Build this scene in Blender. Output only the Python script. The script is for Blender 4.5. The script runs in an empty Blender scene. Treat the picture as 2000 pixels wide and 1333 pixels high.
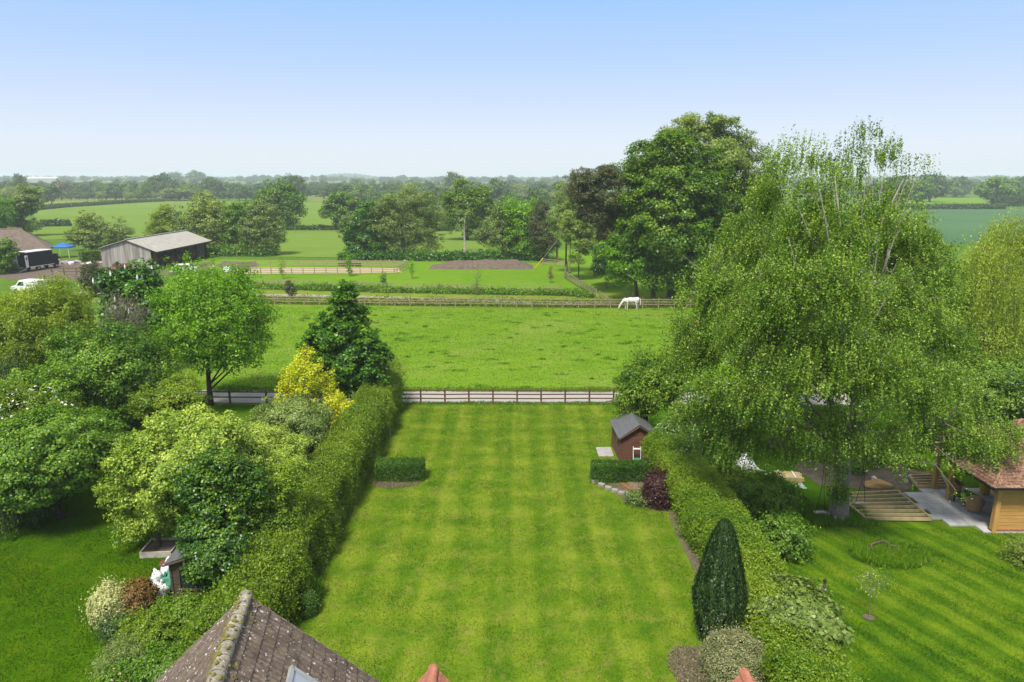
import bpy, bmesh, math, random
import numpy as np
from mathutils import Vector, Matrix

# ------------------------------------------------------------------ camera, sky, sun, exposure
scene = bpy.context.scene
COL = scene.collection
R = math.radians
PITCH = R(13.27); HC = 15.0; FP = 1333.3
cam_d = bpy.data.cameras.new('camera'); cam = bpy.data.objects.new('camera', cam_d); COL.objects.link(cam)
cam_d.lens = 24; cam_d.sensor_width = 36; cam_d.clip_start = 0.5; cam_d.clip_end = 20000
cam.location = (0, 0, HC); cam.rotation_euler = (R(90) - PITCH, 0, 0)
scene.camera = cam

SUN_EL, SUN_AZ = 59.0, 203.0          # compass-like: azimuth measured clockwise from +Y (218 = behind and to the left)
world = bpy.data.worlds.new("World"); scene.world = world; world.use_nodes = True
wt = world.node_tree; wt.nodes.clear()
wo = wt.nodes.new('ShaderNodeOutputWorld'); bg = wt.nodes.new('ShaderNodeBackground')
sky = wt.nodes.new('ShaderNodeTexSky'); sky.sky_type = 'NISHITA'; sky.sun_disc = False
sky.sun_elevation = R(SUN_EL); sky.sun_rotation = R(SUN_AZ); sky.air_density = 1.0; sky.dust_density = 1.5; sky.altitude = 50
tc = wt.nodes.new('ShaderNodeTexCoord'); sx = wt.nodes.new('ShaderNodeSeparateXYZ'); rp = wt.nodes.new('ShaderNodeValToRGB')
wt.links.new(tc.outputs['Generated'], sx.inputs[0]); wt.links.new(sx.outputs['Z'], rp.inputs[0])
e = rp.color_ramp.elements
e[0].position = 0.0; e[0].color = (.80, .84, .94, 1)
e[1].position = 1.0; e[1].color = (.95, .96, .97, 1)       # thin cloud overhead, out of frame, made brighter to add soft fill light
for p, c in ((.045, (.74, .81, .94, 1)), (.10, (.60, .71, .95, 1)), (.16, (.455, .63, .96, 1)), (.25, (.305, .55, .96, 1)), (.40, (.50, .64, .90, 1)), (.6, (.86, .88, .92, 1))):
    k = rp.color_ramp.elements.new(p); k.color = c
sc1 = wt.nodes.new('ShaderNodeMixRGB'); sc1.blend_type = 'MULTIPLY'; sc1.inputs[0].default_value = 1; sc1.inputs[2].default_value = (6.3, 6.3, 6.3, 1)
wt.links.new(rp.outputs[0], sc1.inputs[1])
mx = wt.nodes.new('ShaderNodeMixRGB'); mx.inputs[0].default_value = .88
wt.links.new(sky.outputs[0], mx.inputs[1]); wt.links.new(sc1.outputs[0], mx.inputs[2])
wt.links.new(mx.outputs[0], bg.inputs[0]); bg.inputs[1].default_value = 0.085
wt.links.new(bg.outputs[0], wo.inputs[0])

sd = bpy.data.lights.new('sun', 'SUN'); sd.energy = 2.8; sd.angle = R(11.0); sd.color = (1.0, .94, .82)
sun = bpy.data.objects.new('sun', sd); COL.objects.link(sun)
az, el = R(SUN_AZ), R(SUN_EL)
sdir = Vector((math.sin(az) * math.cos(el), math.cos(az) * math.cos(el), math.sin(el)))   # towards the sun
sun.rotation_euler = sdir.to_track_quat('Z', 'Y').to_euler(); sun.location = (-40, -40, 60)
vs = scene.view_settings; vs.view_transform = 'Standard'; vs.look = 'None'; vs.exposure = 1.02; vs.gamma = 1
cy = scene.cycles; cy.max_bounces = 6; cy.diffuse_bounces = 3; cy.transmission_bounces = 4; cy.transparent_max_bounces = 8
cy.volume_bounces = 2; cy.sample_clamp_indirect = 4; cy.use_denoising = True; cy.denoiser = 'OPENIMAGEDENOISE'; cy.denoising_input_passes = 'RGB_ALBEDO_NORMAL'; cy.denoising_prefilter = 'ACCURATE'; cy.use_adaptive_sampling = False
scene.render.film_transparent = False; scene.render.filter_size = 1.2

# ------------------------------------------------------------------ pixel <-> world (pixels of the 2000 x 1333 photograph)
cp_, sp_ = math.cos(PITCH), math.sin(PITCH)
def ray(px, py):
    c = (px - 1000) / FP; d = (py - 666.5) / FP
    return np.array([c, cp_ - d * sp_, -sp_ - d * cp_])
def G(px, py, z=0.0):
    r = ray(px, py); s = (z - HC) / r[2]; return (r[0] * s, r[1] * s)
def P(px, py, Y):
    r = ray(px, py); s = Y / r[1]; return np.array([r[0] * s, Y, HC + r[2] * s])
def mpp(Y, z=0.0): return (Y * cp_ + (HC - z) * sp_) / FP
def gz(x, y):
    r = np.hypot(x, y); t = np.clip((r - 700) / 2000, 0, 1)
    return 15 * t * t * (3 - 2 * t)

# ------------------------------------------------------------------ object helpers
def tag(o, label=None, cat=None, group=None, kind=None):
    if label: o['label'] = label
    if cat: o['category'] = cat
    if group: o['group'] = group
    if kind: o['kind'] = kind
    return o
def empty(name, loc=(0, 0, 0), rz=0.0, label=None, cat=None, group=None):
    o = bpy.data.objects.new(name, None); COL.objects.link(o); o.location = loc; o.rotation_euler = (0, 0, rz)
    o.empty_display_size = .2
    return tag(o, label, cat, group)
def copy_tree(o, parent=None):
    c = o.copy(); COL.objects.link(c); c.parent = parent
    for ch in list(o.children): copy_tree(ch, c)
    return c

class MB:
    def __init__(s): s.v = []; s.f = []; s.m = []; s.cur = 0
    def add(s, vs_, fs):
        b = len(s.v); s.v.extend([tuple(map(float, q)) for q in vs_])
        for f in fs: s.f.append([b + i for i in f]); s.m.append(s.cur)
        return s
    def box(s, c, size, rz=0.0, rx=0.0, ry=0.0):
        hx, hy, hz = [q / 2 for q in size]
        M = Matrix.Rotation(rz, 3, 'Z') @ Matrix.Rotation(ry, 3, 'Y') @ Matrix.Rotation(rx, 3, 'X'); c = Vector(c)
        pts = [c + M @ Vector((x, y, z)) for z in (-hz, hz) for x, y in ((-hx, -hy), (hx, -hy), (hx, hy), (-hx, hy))]
        return s.add(pts, [(3, 2, 1, 0), (4, 5, 6, 7), (0, 1, 5, 4), (1, 2, 6, 5), (2, 3, 7, 6), (3, 0, 4, 7)])
    def beam(s, a, b, w, h, up=(0, 0, 1)):
        a = Vector(a); b = Vector(b); d = (b - a).normalized(); u = Vector(up)
        if abs(d.dot(u)) > .98: u = Vector((1, 0, 0))
        side = d.cross(u).normalized() * w / 2; u2 = side.cross(d).normalized() * h / 2
        pts = [q + i * side + j * u2 for q in (a, b) for i, j in ((-1, -1), (1, -1), (1, 1), (-1, 1))]
        return s.add(pts, [(0, 1, 2, 3), (7, 6, 5, 4), (1, 0, 4, 5), (2, 1, 5, 6), (3, 2, 6, 7), (0, 3, 7, 4)])
    def tube(s, pts, rad, n=6, cap=True):
        pts = [Vector(q) for q in pts]; rings = []
        for i, q in enumerate(pts):
            d = (pts[min(i + 1, len(pts) - 1)] - pts[max(i - 1, 0)])
            d = d.normalized() if d.length > 1e-6 else Vector((0, 0, 1))
            a = d.cross(Vector((0.31, 0.95, 0.05)))
            if a.length < .1: a = d.cross(Vector((1, 0, 0)))
            a.normalize(); b = d.cross(a); r = rad[i] if hasattr(rad, '__len__') else rad
            rings.append([q + (a * math.cos(t) + b * math.sin(t)) * r for t in [2 * math.pi * k / n for k in range(n)]])
        vs_ = [p for r_ in rings for p in r_]; fs = []
        for i in range(len(pts) - 1):
            for k in range(n):
                fs.append((i * n + k, i * n + (k + 1) % n, (i + 1) * n + (k + 1) % n, (i + 1) * n + k))
        if cap: fs.append(tuple(range(n - 1, -1, -1))); fs.append(tuple((len(pts) - 1) * n + k for k in range(n)))
        return s.add(vs_, fs)
    def prism(s, poly, a, b, axis='x'):            # poly in the plane across axis, extruded from a to b
        n = len(poly)
        def mk(t, u, v): return (t, u, v) if axis == 'x' else ((u, t, v) if axis == 'y' else (u, v, t))
        vs_ = [mk(a, *q) for q in poly] + [mk(b, *q) for q in poly]
        fs = [tuple(range(n - 1, -1, -1)), tuple(range(n, 2 * n))] + [(i, (i + 1) % n, n + (i + 1) % n, n + i) for i in range(n)]
        return s.add(vs_, fs)
    def blob(s, c, r, seed=0, sub=2, amp=.15, flat=None):
        bm = bmesh.new(); bmesh.ops.create_icosphere(bm, subdivisions=sub, radius=1)
        rr = r if hasattr(r, '__len__') else (r, r, r); rn = random.Random(seed); ph = [rn.uniform(0, 6) for _ in range(6)]
        vs_ = []
        for v in bm.verts:
            x, y, z = v.co; k = 1 + amp * (math.sin(3.1 * x + ph[0]) * math.sin(2.7 * y + ph[1]) + .6 * math.sin(6.3 * z + ph[2] + 4 * x) + .4 * math.sin(9 * y + ph[3]))
            if flat is not None and z < flat: z = flat
            vs_.append((c[0] + x * k * rr[0], c[1] + y * k * rr[1], c[2] + z * k * rr[2]))
        fs = [tuple(v.index for v in f.verts) for f in bm.faces]; bm.free(); return s.add(vs_, fs)
    def build(s, name, mat, parent=None, smooth=False, bevel=0):
        me = bpy.data.meshes.new(name); me.from_pydata(s.v, [], s.f)
        mats = mat if isinstance(mat, (list, tuple)) else [mat]
        for m in mats: me.materials.append(m)
        if len(mats) > 1: me.polygons.foreach_set('material_index', s.m)
        bm = bmesh.new(); bm.from_mesh(me); bmesh.ops.recalc_face_normals(bm, faces=bm.faces); bm.to_mesh(me); bm.free()
        if smooth: me.polygons.foreach_set('use_smooth', [True] * len(me.polygons))
        o = bpy.data.objects.new(name, me); COL.objects.link(o)
        if parent: o.parent = parent
        if bevel:
            b = o.modifiers.new('bevel', 'BEVEL'); b.width = bevel; b.segments = 2; b.limit_method = 'ANGLE'
        return o

# ------------------------------------------------------------------ materials
def newmat(name):
    m = bpy.data.materials.new(name); m.use_nodes = True; nt = m.node_tree; nt.nodes.clear()
    return m, nt, nt.nodes.new('ShaderNodeOutputMaterial')
def N(nt, t, **kw):
    n = nt.nodes.new(t)
    for k, v in kw.items(): setattr(n, k, v)
    return n
def noise(nt, vec, scale, detail=3, rough=.6, dist=0):
    n = N(nt, 'ShaderNodeTexNoise'); n.inputs['Scale'].default_value = scale; n.inputs['Detail'].default_value = detail
    n.inputs['Roughness'].default_value = rough; n.inputs['Distortion'].default_value = dist
    if vec is not None: nt.links.new(vec, n.inputs['Vector'])
    return n.outputs['Fac']
def ramp(nt, fac, stops):
    r = N(nt, 'ShaderNodeValToRGB'); el_ = r.color_ramp.elements
    el_[0].position = stops[0][0]; el_[0].color = (*stops[0][1], 1); el_[1].position = stops[-1][0]; el_[1].color = (*stops[-1][1], 1)
    for p, c in stops[1:-1]:
        k = el_.new(p); k.color = (*c, 1)
    nt.links.new(fac, r.inputs[0]); return r.outputs[0]
def mix(nt, fac, a, b, mode='MIX'):
    m = N(nt, 'ShaderNodeMixRGB'); m.blend_type = mode
    for i, q in ((0, fac), (1, a), (2, b)):
        if isinstance(q, (int, float)): m.inputs[i].default_value = q
        elif isinstance(q, tuple): m.inputs[i].default_value = (*q, 1)
        else: nt.links.new(q, m.inputs[i])
    return m.outputs[0]
def math_(nt, op, a, b=None):
    m = N(nt, 'ShaderNodeMath'); m.operation = op
    for i, q in ((0, a), (1, b)):
        if q is None: continue
        if isinstance(q, (int, float)): m.inputs[i].default_value = q
        else: nt.links.new(q, m.inputs[i])
    return m.outputs[0]
def geo_pos(nt): return N(nt, 'ShaderNodeNewGeometry').outputs['Position']
def objco(nt): return N(nt, 'ShaderNodeTexCoord').outputs['Object']
def scalev(nt, vec, s):
    m = N(nt, 'ShaderNodeMapping'); m.inputs['Scale'].default_value = s; nt.links.new(vec, m.inputs['Vector']); return m.outputs[0]
def finish(nt, out, col, rough=.9, bump=None, bstr=.3, bdist=.02, spec=.3, metal=0):
    b = N(nt, 'ShaderNodeBsdfPrincipled'); b.inputs['Roughness'].default_value = rough
    b.inputs['Specular IOR Level'].default_value = spec; b.inputs['Metallic'].default_value = metal
    if isinstance(col, tuple): b.inputs['Base Color'].default_value = (*col, 1)
    else: nt.links.new(col, b.inputs['Base Color'])
    if bump is not None:
        q = N(nt, 'ShaderNodeBump'); q.inputs['Strength'].default_value = bstr; q.inputs['Distance'].default_value = bdist
        nt.links.new(bump, q.inputs['Height']); nt.links.new(q.outputs[0], b.inputs['Normal'])
    nt.links.new(b.outputs[0], out.inputs[0]); return b
def plain(name, a, b=None, scale=4, rough=.8, stretch=(1, 1, 1), bstr=.2, bdist=.01, metal=0, spec=.3, detail=5, lo=.3, hi=.7):
    m, nt, out = newmat(name); b = b or tuple(q * .7 for q in a)
    v = scalev(nt, objco(nt), stretch); n = noise(nt, v, scale, detail)
    finish(nt, out, ramp(nt, n, [(lo, a), (hi, b)]), rough, n, bstr, bdist, spec, metal); return m
def leafmat(name, dark, mid, light, trans=.30, tcol=None, gloss=.025, boost=(1.45, 1.42, .85)):
    dark, mid, light = [tuple(min(.9, q * k_) for q, k_ in zip(c_, (boost[0], boost[1], boost[2]))) for c_ in (dark, mid, light)]
    m, nt, out = newmat(name); at = N(nt, 'ShaderNodeAttribute'); at.attribute_name = 'tint'
    oi = N(nt, 'ShaderNodeObjectInfo')
    fac = math_(nt, 'ADD', at.outputs['Fac'], math_(nt, 'MULTIPLY', math_(nt, 'SUBTRACT', oi.outputs['Random'], .5), .16))
    col = ramp(nt, fac, [(0, dark), (.5, mid), (1, light)])
    d = N(nt, 'ShaderNodeBsdfDiffuse'); nt.links.new(col, d.inputs[0])
    t = N(nt, 'ShaderNodeBsdfTranslucent'); nt.links.new(mix(nt, 1, col, tcol or (1.25, 1.35, .6), 'MULTIPLY'), t.inputs[0])
    g = N(nt, 'ShaderNodeBsdfGlossy'); g.inputs['Roughness'].default_value = .4; g.inputs[0].default_value = (.8, .85, .8, 1)
    a = N(nt, 'ShaderNodeMixShader'); a.inputs[0].default_value = trans; nt.links.new(d.outputs[0], a.inputs[1]); nt.links.new(t.outputs[0], a.inputs[2])
    b = N(nt, 'ShaderNodeMixShader'); b.inputs[0].default_value = gloss; nt.links.new(a.outputs[0], b.inputs[1]); nt.links.new(g.outputs[0], b.inputs[2])
    nt.links.new(b.outputs[0], out.inputs[0]); return m
def bark(name, a, b, vs_=2.0):
    m, nt, out = newmat(name); v = scalev(nt, objco(nt), (6, 6, vs_)); n = noise(nt, v, 2.2, 6, .7)
    finish(nt, out, ramp(nt, n, [(.3, a), (.65, b)]), .95, n, .8, .04); return m

def grassmat(name, dark, mid, light, dry=None, patch=.12, stripes=None, flecks=None, bumpd=.03, fine=1.0, aniso=(1, 1, 1), dryamt=.5):
    m, nt, out = newmat(name); p = geo_pos(nt); pa = scalev(nt, p, aniso)
    big = noise(nt, p, patch, 4, .55); med = noise(nt, pa, 1.3 * fine, 4, .65); fin = noise(nt, pa, 9 * fine, 3, .75); vf = noise(nt, p, 38 * fine, 2, .8)
    s = math_(nt, 'ADD', math_(nt, 'MULTIPLY', big, .30), math_(nt, 'MULTIPLY', med, .28))
    s = math_(nt, 'ADD', s, math_(nt, 'MULTIPLY', fin, .25)); s = math_(nt, 'ADD', s, math_(nt, 'MULTIPLY', vf, .21))
    if stripes:                                                     # mower stripes: (dirx, diry, period, amount)
        dx, dy, per, amt = stripes
        sp = N(nt, 'ShaderNodeSeparateXYZ'); nt.links.new(p, sp.inputs[0])
        wob = math_(nt, 'MULTIPLY', math_(nt, 'SUBTRACT', noise(nt, scalev(nt, p, (1, .35, 1)), .35, 3), .5), .55)
        q = math_(nt, 'ADD', math_(nt, 'MULTIPLY', sp.outputs[0], dx), math_(nt, 'MULTIPLY', sp.outputs[1], dy))
        q = math_(nt, 'ADD', q, wob)
        w = math_(nt, 'MAXIMUM', math_(nt, 'MINIMUM', math_(nt, 'MULTIPLY', math_(nt, 'SINE', math_(nt, 'MULTIPLY', q, 2 * math.pi / per)), 1.7), 1), -1)
        w = math_(nt, 'MULTIPLY', math_(nt, 'MULTIPLY', math_(nt, 'ADD', w, math_(nt, 'MULTIPLY', math_(nt, 'SINE', math_(nt, 'MULTIPLY', q, 5.1 * math.pi / per)), .35)), amt), math_(nt, 'MULTIPLY', noise(nt, p, .22, 2), 1.6))
        s = math_(nt, 'ADD', s, w)
        cr = math_(nt, 'SINE', math_(nt, 'MULTIPLY', math_(nt, 'ADD', math_(nt, 'ADD', math_(nt, 'MULTIPLY', sp.outputs[0], -dy), math_(nt, 'MULTIPLY', sp.outputs[1], dx)), wob), 2 * math.pi / 1.9))
        s = math_(nt, 'ADD', s, math_(nt, 'MULTIPLY', math_(nt, 'MULTIPLY', cr, amt * .95), noise(nt, p, .13, 2)))
    col = ramp(nt, s, [(.36, dark), (.52, mid), (.68, light)])
    if dry:
        dn = noise(nt, p, patch * 3.3, 5, .7, .6); f = ramp(nt, dn, [(.50, (0, 0, 0)), (.68, (dryamt,) * 3)]); col = mix(nt, f, col, dry)
    if flecks:
        vo = N(nt, 'ShaderNodeTexVoronoi'); vo.inputs['Scale'].default_value = flecks[1]; nt.links.new(p, vo.inputs['Vector'])
        f = math_(nt, 'LESS_THAN', vo.outputs['Distance'], flecks[2]); gate = math_(nt, 'GREATER_THAN', noise(nt, p, .25, 2), .47)
        col = mix(nt, math_(nt, 'MULTIPLY', f, gate), col, flecks[0])
    bh = math_(nt, 'ADD', fin, math_(nt, 'MULTIPLY', vf, .6))
    finish(nt, out, col, 1.0, bh, .6, bumpd, .0); return m

M = {}; LATE = []
M['ground'] = grassmat('far_grass', (0.0455, 0.0938, 0.0126), (0.0780, 0.1500, 0.0180), (0.1300, 0.2000, 0.0270), patch=.008, fine=.12)
M['lawn'] = grassmat('striped_lawn', (0.0450, 0.1150, 0.0060), (0.0960, 0.1660, 0.0090), (0.1850, 0.2400, 0.0220), dry=(0.2050, 0.2000, 0.0450), patch=.45, stripes=(1, 0, 1.75, .050), bumpd=.02)
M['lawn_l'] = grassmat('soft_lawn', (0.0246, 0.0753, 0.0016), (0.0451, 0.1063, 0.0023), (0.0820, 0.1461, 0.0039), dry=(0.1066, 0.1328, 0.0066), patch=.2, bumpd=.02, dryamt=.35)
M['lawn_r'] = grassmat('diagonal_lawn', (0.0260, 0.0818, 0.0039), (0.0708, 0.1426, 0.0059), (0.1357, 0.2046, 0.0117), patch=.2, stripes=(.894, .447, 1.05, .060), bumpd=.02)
M['paddock'] = grassmat('paddock_grass', (.062, .148, .009), (.116, .215, .014), (.180, .268, .027), dry=(.19, .23, .05), patch=.035, flecks=((.50, .48, .05), 1.3, .06), bumpd=.05, fine=.6, aniso=(.35, 1, 1), dryamt=.55)
M['meadow'] = grassmat('meadow_grass', (0.0650, 0.1536, 0.0084), (0.1105, 0.2176, 0.0126), (0.1560, 0.2560, 0.0196), patch=.05, fine=.5, bumpd=.08, dry=(0.1690, 0.1920, 0.0350))
M['verge'] = grassmat('verge_grass', (0.0805, 0.1380, 0.0144), (0.1380, 0.1955, 0.0200), (0.2070, 0.2300, 0.0400), patch=.1, fine=.5, bumpd=.05, dry=(0.2300, 0.2185, 0.0720))
M['field_a'] = grassmat('field_pasture', (0.0938, 0.1560, 0.0252), (0.1250, 0.1980, 0.0315), (0.1688, 0.2280, 0.0405), patch=.02, fine=.22, bumpd=.1, aniso=(.4, 1, 1))
M['field_b'] = grassmat('field_ley', (0.1080, 0.1495, 0.0270), (0.1560, 0.1955, 0.0405), (0.1920, 0.2185, 0.0540), patch=.02, fine=.22, bumpd=.1, aniso=(.4, 1, 1))
M['crop'] = grassmat('young_crop', (0.0450, 0.1050, 0.0480), (0.0680, 0.1380, 0.0640), (0.0900, 0.1600, 0.0780), patch=.02, fine=.3, bumpd=.05)
M['rough'] = grassmat('long_grass', (0.0240, 0.0840, 0.0036), (0.0540, 0.1320, 0.0060), (0.0960, 0.1800, 0.0090), patch=.4)
M['gravel'] = plain('gravel_grey', (.37, .35, .335), (.25, .235, .22), 14, .95, bstr=.5, bdist=.02)
M['track'] = plain('track_dust', (.33, .31, .26), (.20, .19, .13), .9, .95, stretch=(.25, 1.5, 1))
M['soil'] = plain('brown_soil', (.085, .062, .048), (.15, .115, .09), 1.8, .95, bstr=.9, bdist=.1)
M['mulch'] = plain('bark_mulch', (.035, .024, .018), (.20, .15, .115), 26, .95, bstr=1, bdist=.04, detail=3)
M['sand'] = plain('arena_sand', (.42, .33, .22), (.33, .255, .165), .6, .95, stretch=(.3, 1, 1))
M['wood_rail'] = plain('weathered_rail', (.145, .088, .048), (.080, .050, .030), 6, .85, (1, 1, 1))
M['wood_pale'] = plain('pale_rail', (.34, .28, .175), (.20, .165, .10), 5, .85)
M['wood_grey'] = plain('silver_board', (.40, .38, .345), (.20, .185, .17), 1.3, .9, (1.6, 1.6, .12), lo=.38, hi=.62)
M['wood_oak'] = plain('fresh_oak', (.50, .29, .085), (.36, .19, .05), 3, .7, (.6, 6, 6))
M['wood_oakv'] = plain('fresh_oak_post', (.52, .31, .10), (.38, .21, .06), 3, .7, (6, 6, .6))
M['wood_deck'] = plain('pale_joist', (.52, .40, .20), (.36, .28, .15), 4, .8)
M['wood_shed'] = plain('red_brown_board', (.160, .070, .044), (.095, .042, .028), 3, .75, (.8, .8, 5))
M['wood_shed2'] = plain('old_brown_board', (.09, .068, .045), (.05, .038, .026), 3, .9, (.8, .8, 5))
M['felt'] = plain('roofing_felt', (.125, .13, .14), (.075, .078, .085), 9, .9)
M['metal_roof'] = plain('cement_sheet', (.36, .345, .31), (.25, .24, .22), 1.2, .8, (1, 1, 1))
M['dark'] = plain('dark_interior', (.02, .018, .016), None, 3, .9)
M['black_paint'] = plain('black_panel', (.008, .008, .010), (.014, .014, .016), 2, .6, spec=.15)
M['white_paint'] = plain('white_panel', (.78, .78, .78), (.66, .66, .66), 1.2, .45, bstr=.03)
M['white_bag'] = plain('white_plastic', (.82, .82, .84), (.68, .68, .70), 6, .55, bstr=.6, bdist=.04)
M['green_bag'] = plain('green_plastic', (.06, .26, .17), (.03, .17, .11), 6, .5, bstr=.6, bdist=.04)
M['steel'] = plain('galvanised', (.35, .37, .38), (.25, .26, .27), 5, .5)
M['rubber'] = plain('tyre_rubber', (.02, .02, .02), None, 5, .9)
M['blue_cloth'] = plain('blue_canvas', (.035, .14, .42), (.03, .11, .34), 2, .8)
M['red_paint'] = plain('faded_red_metal', (.26, .045, .03), (.14, .05, .035), 6, .7)
M['rust'] = plain('rusty_drum', (.17, .065, .045), (.10, .04, .03), 7, .8)
M['brick'] = plain('brick', (.26, .11, .07), (.18, .08, .055), 7, .9)
M['yellow'] = plain('yellow_plastic', (.65, .42, .02), (.55, .34, .02), 5, .5)
M['wicker'] = plain('wicker', (.42, .26, .14), (.25, .14, .07), 30, .8)
M['concrete'] = plain('concrete', (.36, .35, .33), (.25, .24, .22), 3, .9)
M['slate_stone'] = plain('stone_edging', (.33, .31, .27), (.18, .165, .14), 5, .9, bstr=.6, bdist=.03)
M['horse_white'] = plain('white_coat', (.74, .71, .68), (.50, .46, .44), 2.2, .6, bstr=.02)
M['horse_brown'] = plain('chestnut_coat', (.24, .075, .03), (.18, .055, .022), 3, .6, bstr=.02)
def glass(name, c=(.02, .03, .035)):
    m, nt, out = newmat(name); finish(nt, out, c, .08, spec=.8); return m
M['glass'] = glass('window_glass')
M['glass_sky'] = glass('roof_window_glass', (.30, .34, .38))
BK = {'brown': bark('brown_bark', (.055, .042, .03), (.14, .11, .085)), 'grey': bark('grey_bark', (.12, .105, .09), (.24, .215, .18)),
      'white': bark('silver_bark', (.14, .12, .10), (.52, .48, .42), 1.0), 'pine': bark('pine_bark', (.11, .065, .05), (.21, .14, .11)),
      'dark': bark('dark_bark', (.025, .02, .015), (.07, .055, .04))}
LM = {
 'birch': leafmat('birch_leaf', (.034, .086, .009), (.098, .176, .023), (.23, .32, .08)),
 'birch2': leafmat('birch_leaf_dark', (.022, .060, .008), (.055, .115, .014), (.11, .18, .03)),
 'syc': leafmat('sycamore_leaf', (.024, .064, .005), (.060, .126, .009), (.135, .21, .018)),
 'olive': leafmat('pale_olive_leaf', (.066, .112, .028), (.135, .190, .052), (.23, .285, .095)),
 'lime': leafmat('lime_leaf', (.055, .14, .006), (.105, .225, .009), (.17, .31, .016), .4),
 'dark': leafmat('dark_glossy_leaf', (.012, .048, .004), (.030, .100, .008), (.085, .19, .022), .25, gloss=.035),
 'ivy': leafmat('evergreen_leaf', (.010, .038, .003), (.036, .100, .008), (.17, .26, .032), .25, gloss=.035),
 'holly': leafmat('fresh_dark_leaf', (.014, .054, .004), (.042, .122, .008), (.13, .25, .022), .28, gloss=.03),
 'mid': leafmat('mid_green_leaf', (.026, .075, .008), (.075, .160, .016), (.19, .29, .045)),
 'apple': leafmat('apple_leaf', (.060, .118, .014), (.150, .235, .038), (.37, .44, .13), .32),
 'apple2': leafmat('grey_green_leaf', (.050, .090, .030), (.105, .160, .058), (.24, .30, .14)),
 'gold': leafmat('golden_leaf', (.34, .40, .012), (.56, .60, .02), (.78, .76, .05), .35, (1.1, 1.1, .6), boost=(1.05, 1.05, 1)),
 'willow': leafmat('golden_willow_leaf', (.10, .155, .020), (.20, .275, .045), (.36, .42, .10), .4),
 'bamboo': leafmat('yellow_green_leaf', (.075, .125, .009), (.140, .205, .016), (.25, .32, .04), .4),
 'grey_willow': leafmat('grey_willow_leaf', (.058, .098, .034), (.115, .168, .060), (.20, .255, .105), .3),
 'pine': leafmat('pine_needle', (.034, .046, .014), (.070, .083, .028), (.125, .135, .050), .12, (1, 1, 1), boost=(1.05, 1.05, 1)),
 'spruce': leafmat('blue_green_needle', (.022, .048, .018), (.045, .085, .034), (.085, .14, .060), .12, (1, 1, 1)),
 'cypress': leafmat('cypress_spray', (.007, .018, .005), (.018, .045, .009), (.060, .115, .026), .1, (1, 1, 1), boost=(1.05, 1.05, 1)),
 'oak': leafmat('oak_leaf', (.028, .075, .010), (.068, .140, .018), (.13, .215, .034), .25),
 'far': leafmat('far_foliage', (.026, .066, .014), (.056, .112, .024), (.11, .17, .042), .2, boost=(1.05, 1.05, 1)),
 'hedge_l': leafmat('beech_hedge_leaf', (.05, .105, .009), (.105, .175, .014), (.21, .27, .030), .35),
 'hedge_r': leafmat('privet_leaf', (.036, .105, .008), (.095, .178, .014), (.22, .285, .032), .35),
 'hedge_d': leafmat('box_leaf', (.016, .052, .006), (.038, .095, .010), (.085, .16, .022), .2, gloss=.03),
 'hazel': leafmat('broad_grey_leaf', (.055, .10, .025), (.10, .155, .050), (.18, .235, .095), .3),
 'young': leafmat('young_hedge_leaf', (.06, .10, .015), (.11, .16, .025), (.19, .23, .05), .3),
 'purple': leafmat('purple_leaf', (.030, .010, .012), (.060, .022, .022), (.11, .050, .040), .15, (1.2, 1, 1), boost=(1.05, 1.05, 1)),
 'bronze': leafmat('bronze_leaf', (.05, .045, .015), (.12, .075, .03), (.22, .13, .07), .2, (1.1, 1, .8)),
 'varieg': leafmat('variegated_leaf', (.05, .09, .02), (.20, .22, .09), (.52, .50, .30), .2, (1, 1, .8), boost=(1.05, 1.05, 1)),
 'cream': leafmat('cream_leaf', (.20, .26, .07), (.48, .50, .20), (.75, .74, .42), .25, (1, 1, .8), boost=(1.05, 1.05, 1)),
 'blossom': leafmat('white_blossom', (.55, .55, .50), (.75, .75, .72), (.85, .85, .82), .2, (1, 1, 1), boost=(1.05, 1.05, 1)),
 'pink': leafmat('pink_flower', (.45, .20, .25), (.65, .35, .40), (.80, .60, .62), .2, (1, 1, 1), boost=(1.05, 1.05, 1)),
 'tuft': leafmat('grass_blade', (0.0385, 0.1045, 0.0036), (0.0770, 0.1650, 0.0060), (0.1430, 0.2310, 0.0120), .3),
 'brownish': leafmat('budding_leaf', (.10, .085, .05), (.16, .14, .08), (.24, .21, .13), .2, (1, 1, .8), boost=(1.05, 1.05, 1)),
}
M['twig_core'] = plain('dark_twigs', (.020, .028, .008), (.035, .045, .012), 8, 1)  # dark green-brown interior of hedges and bushes

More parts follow.
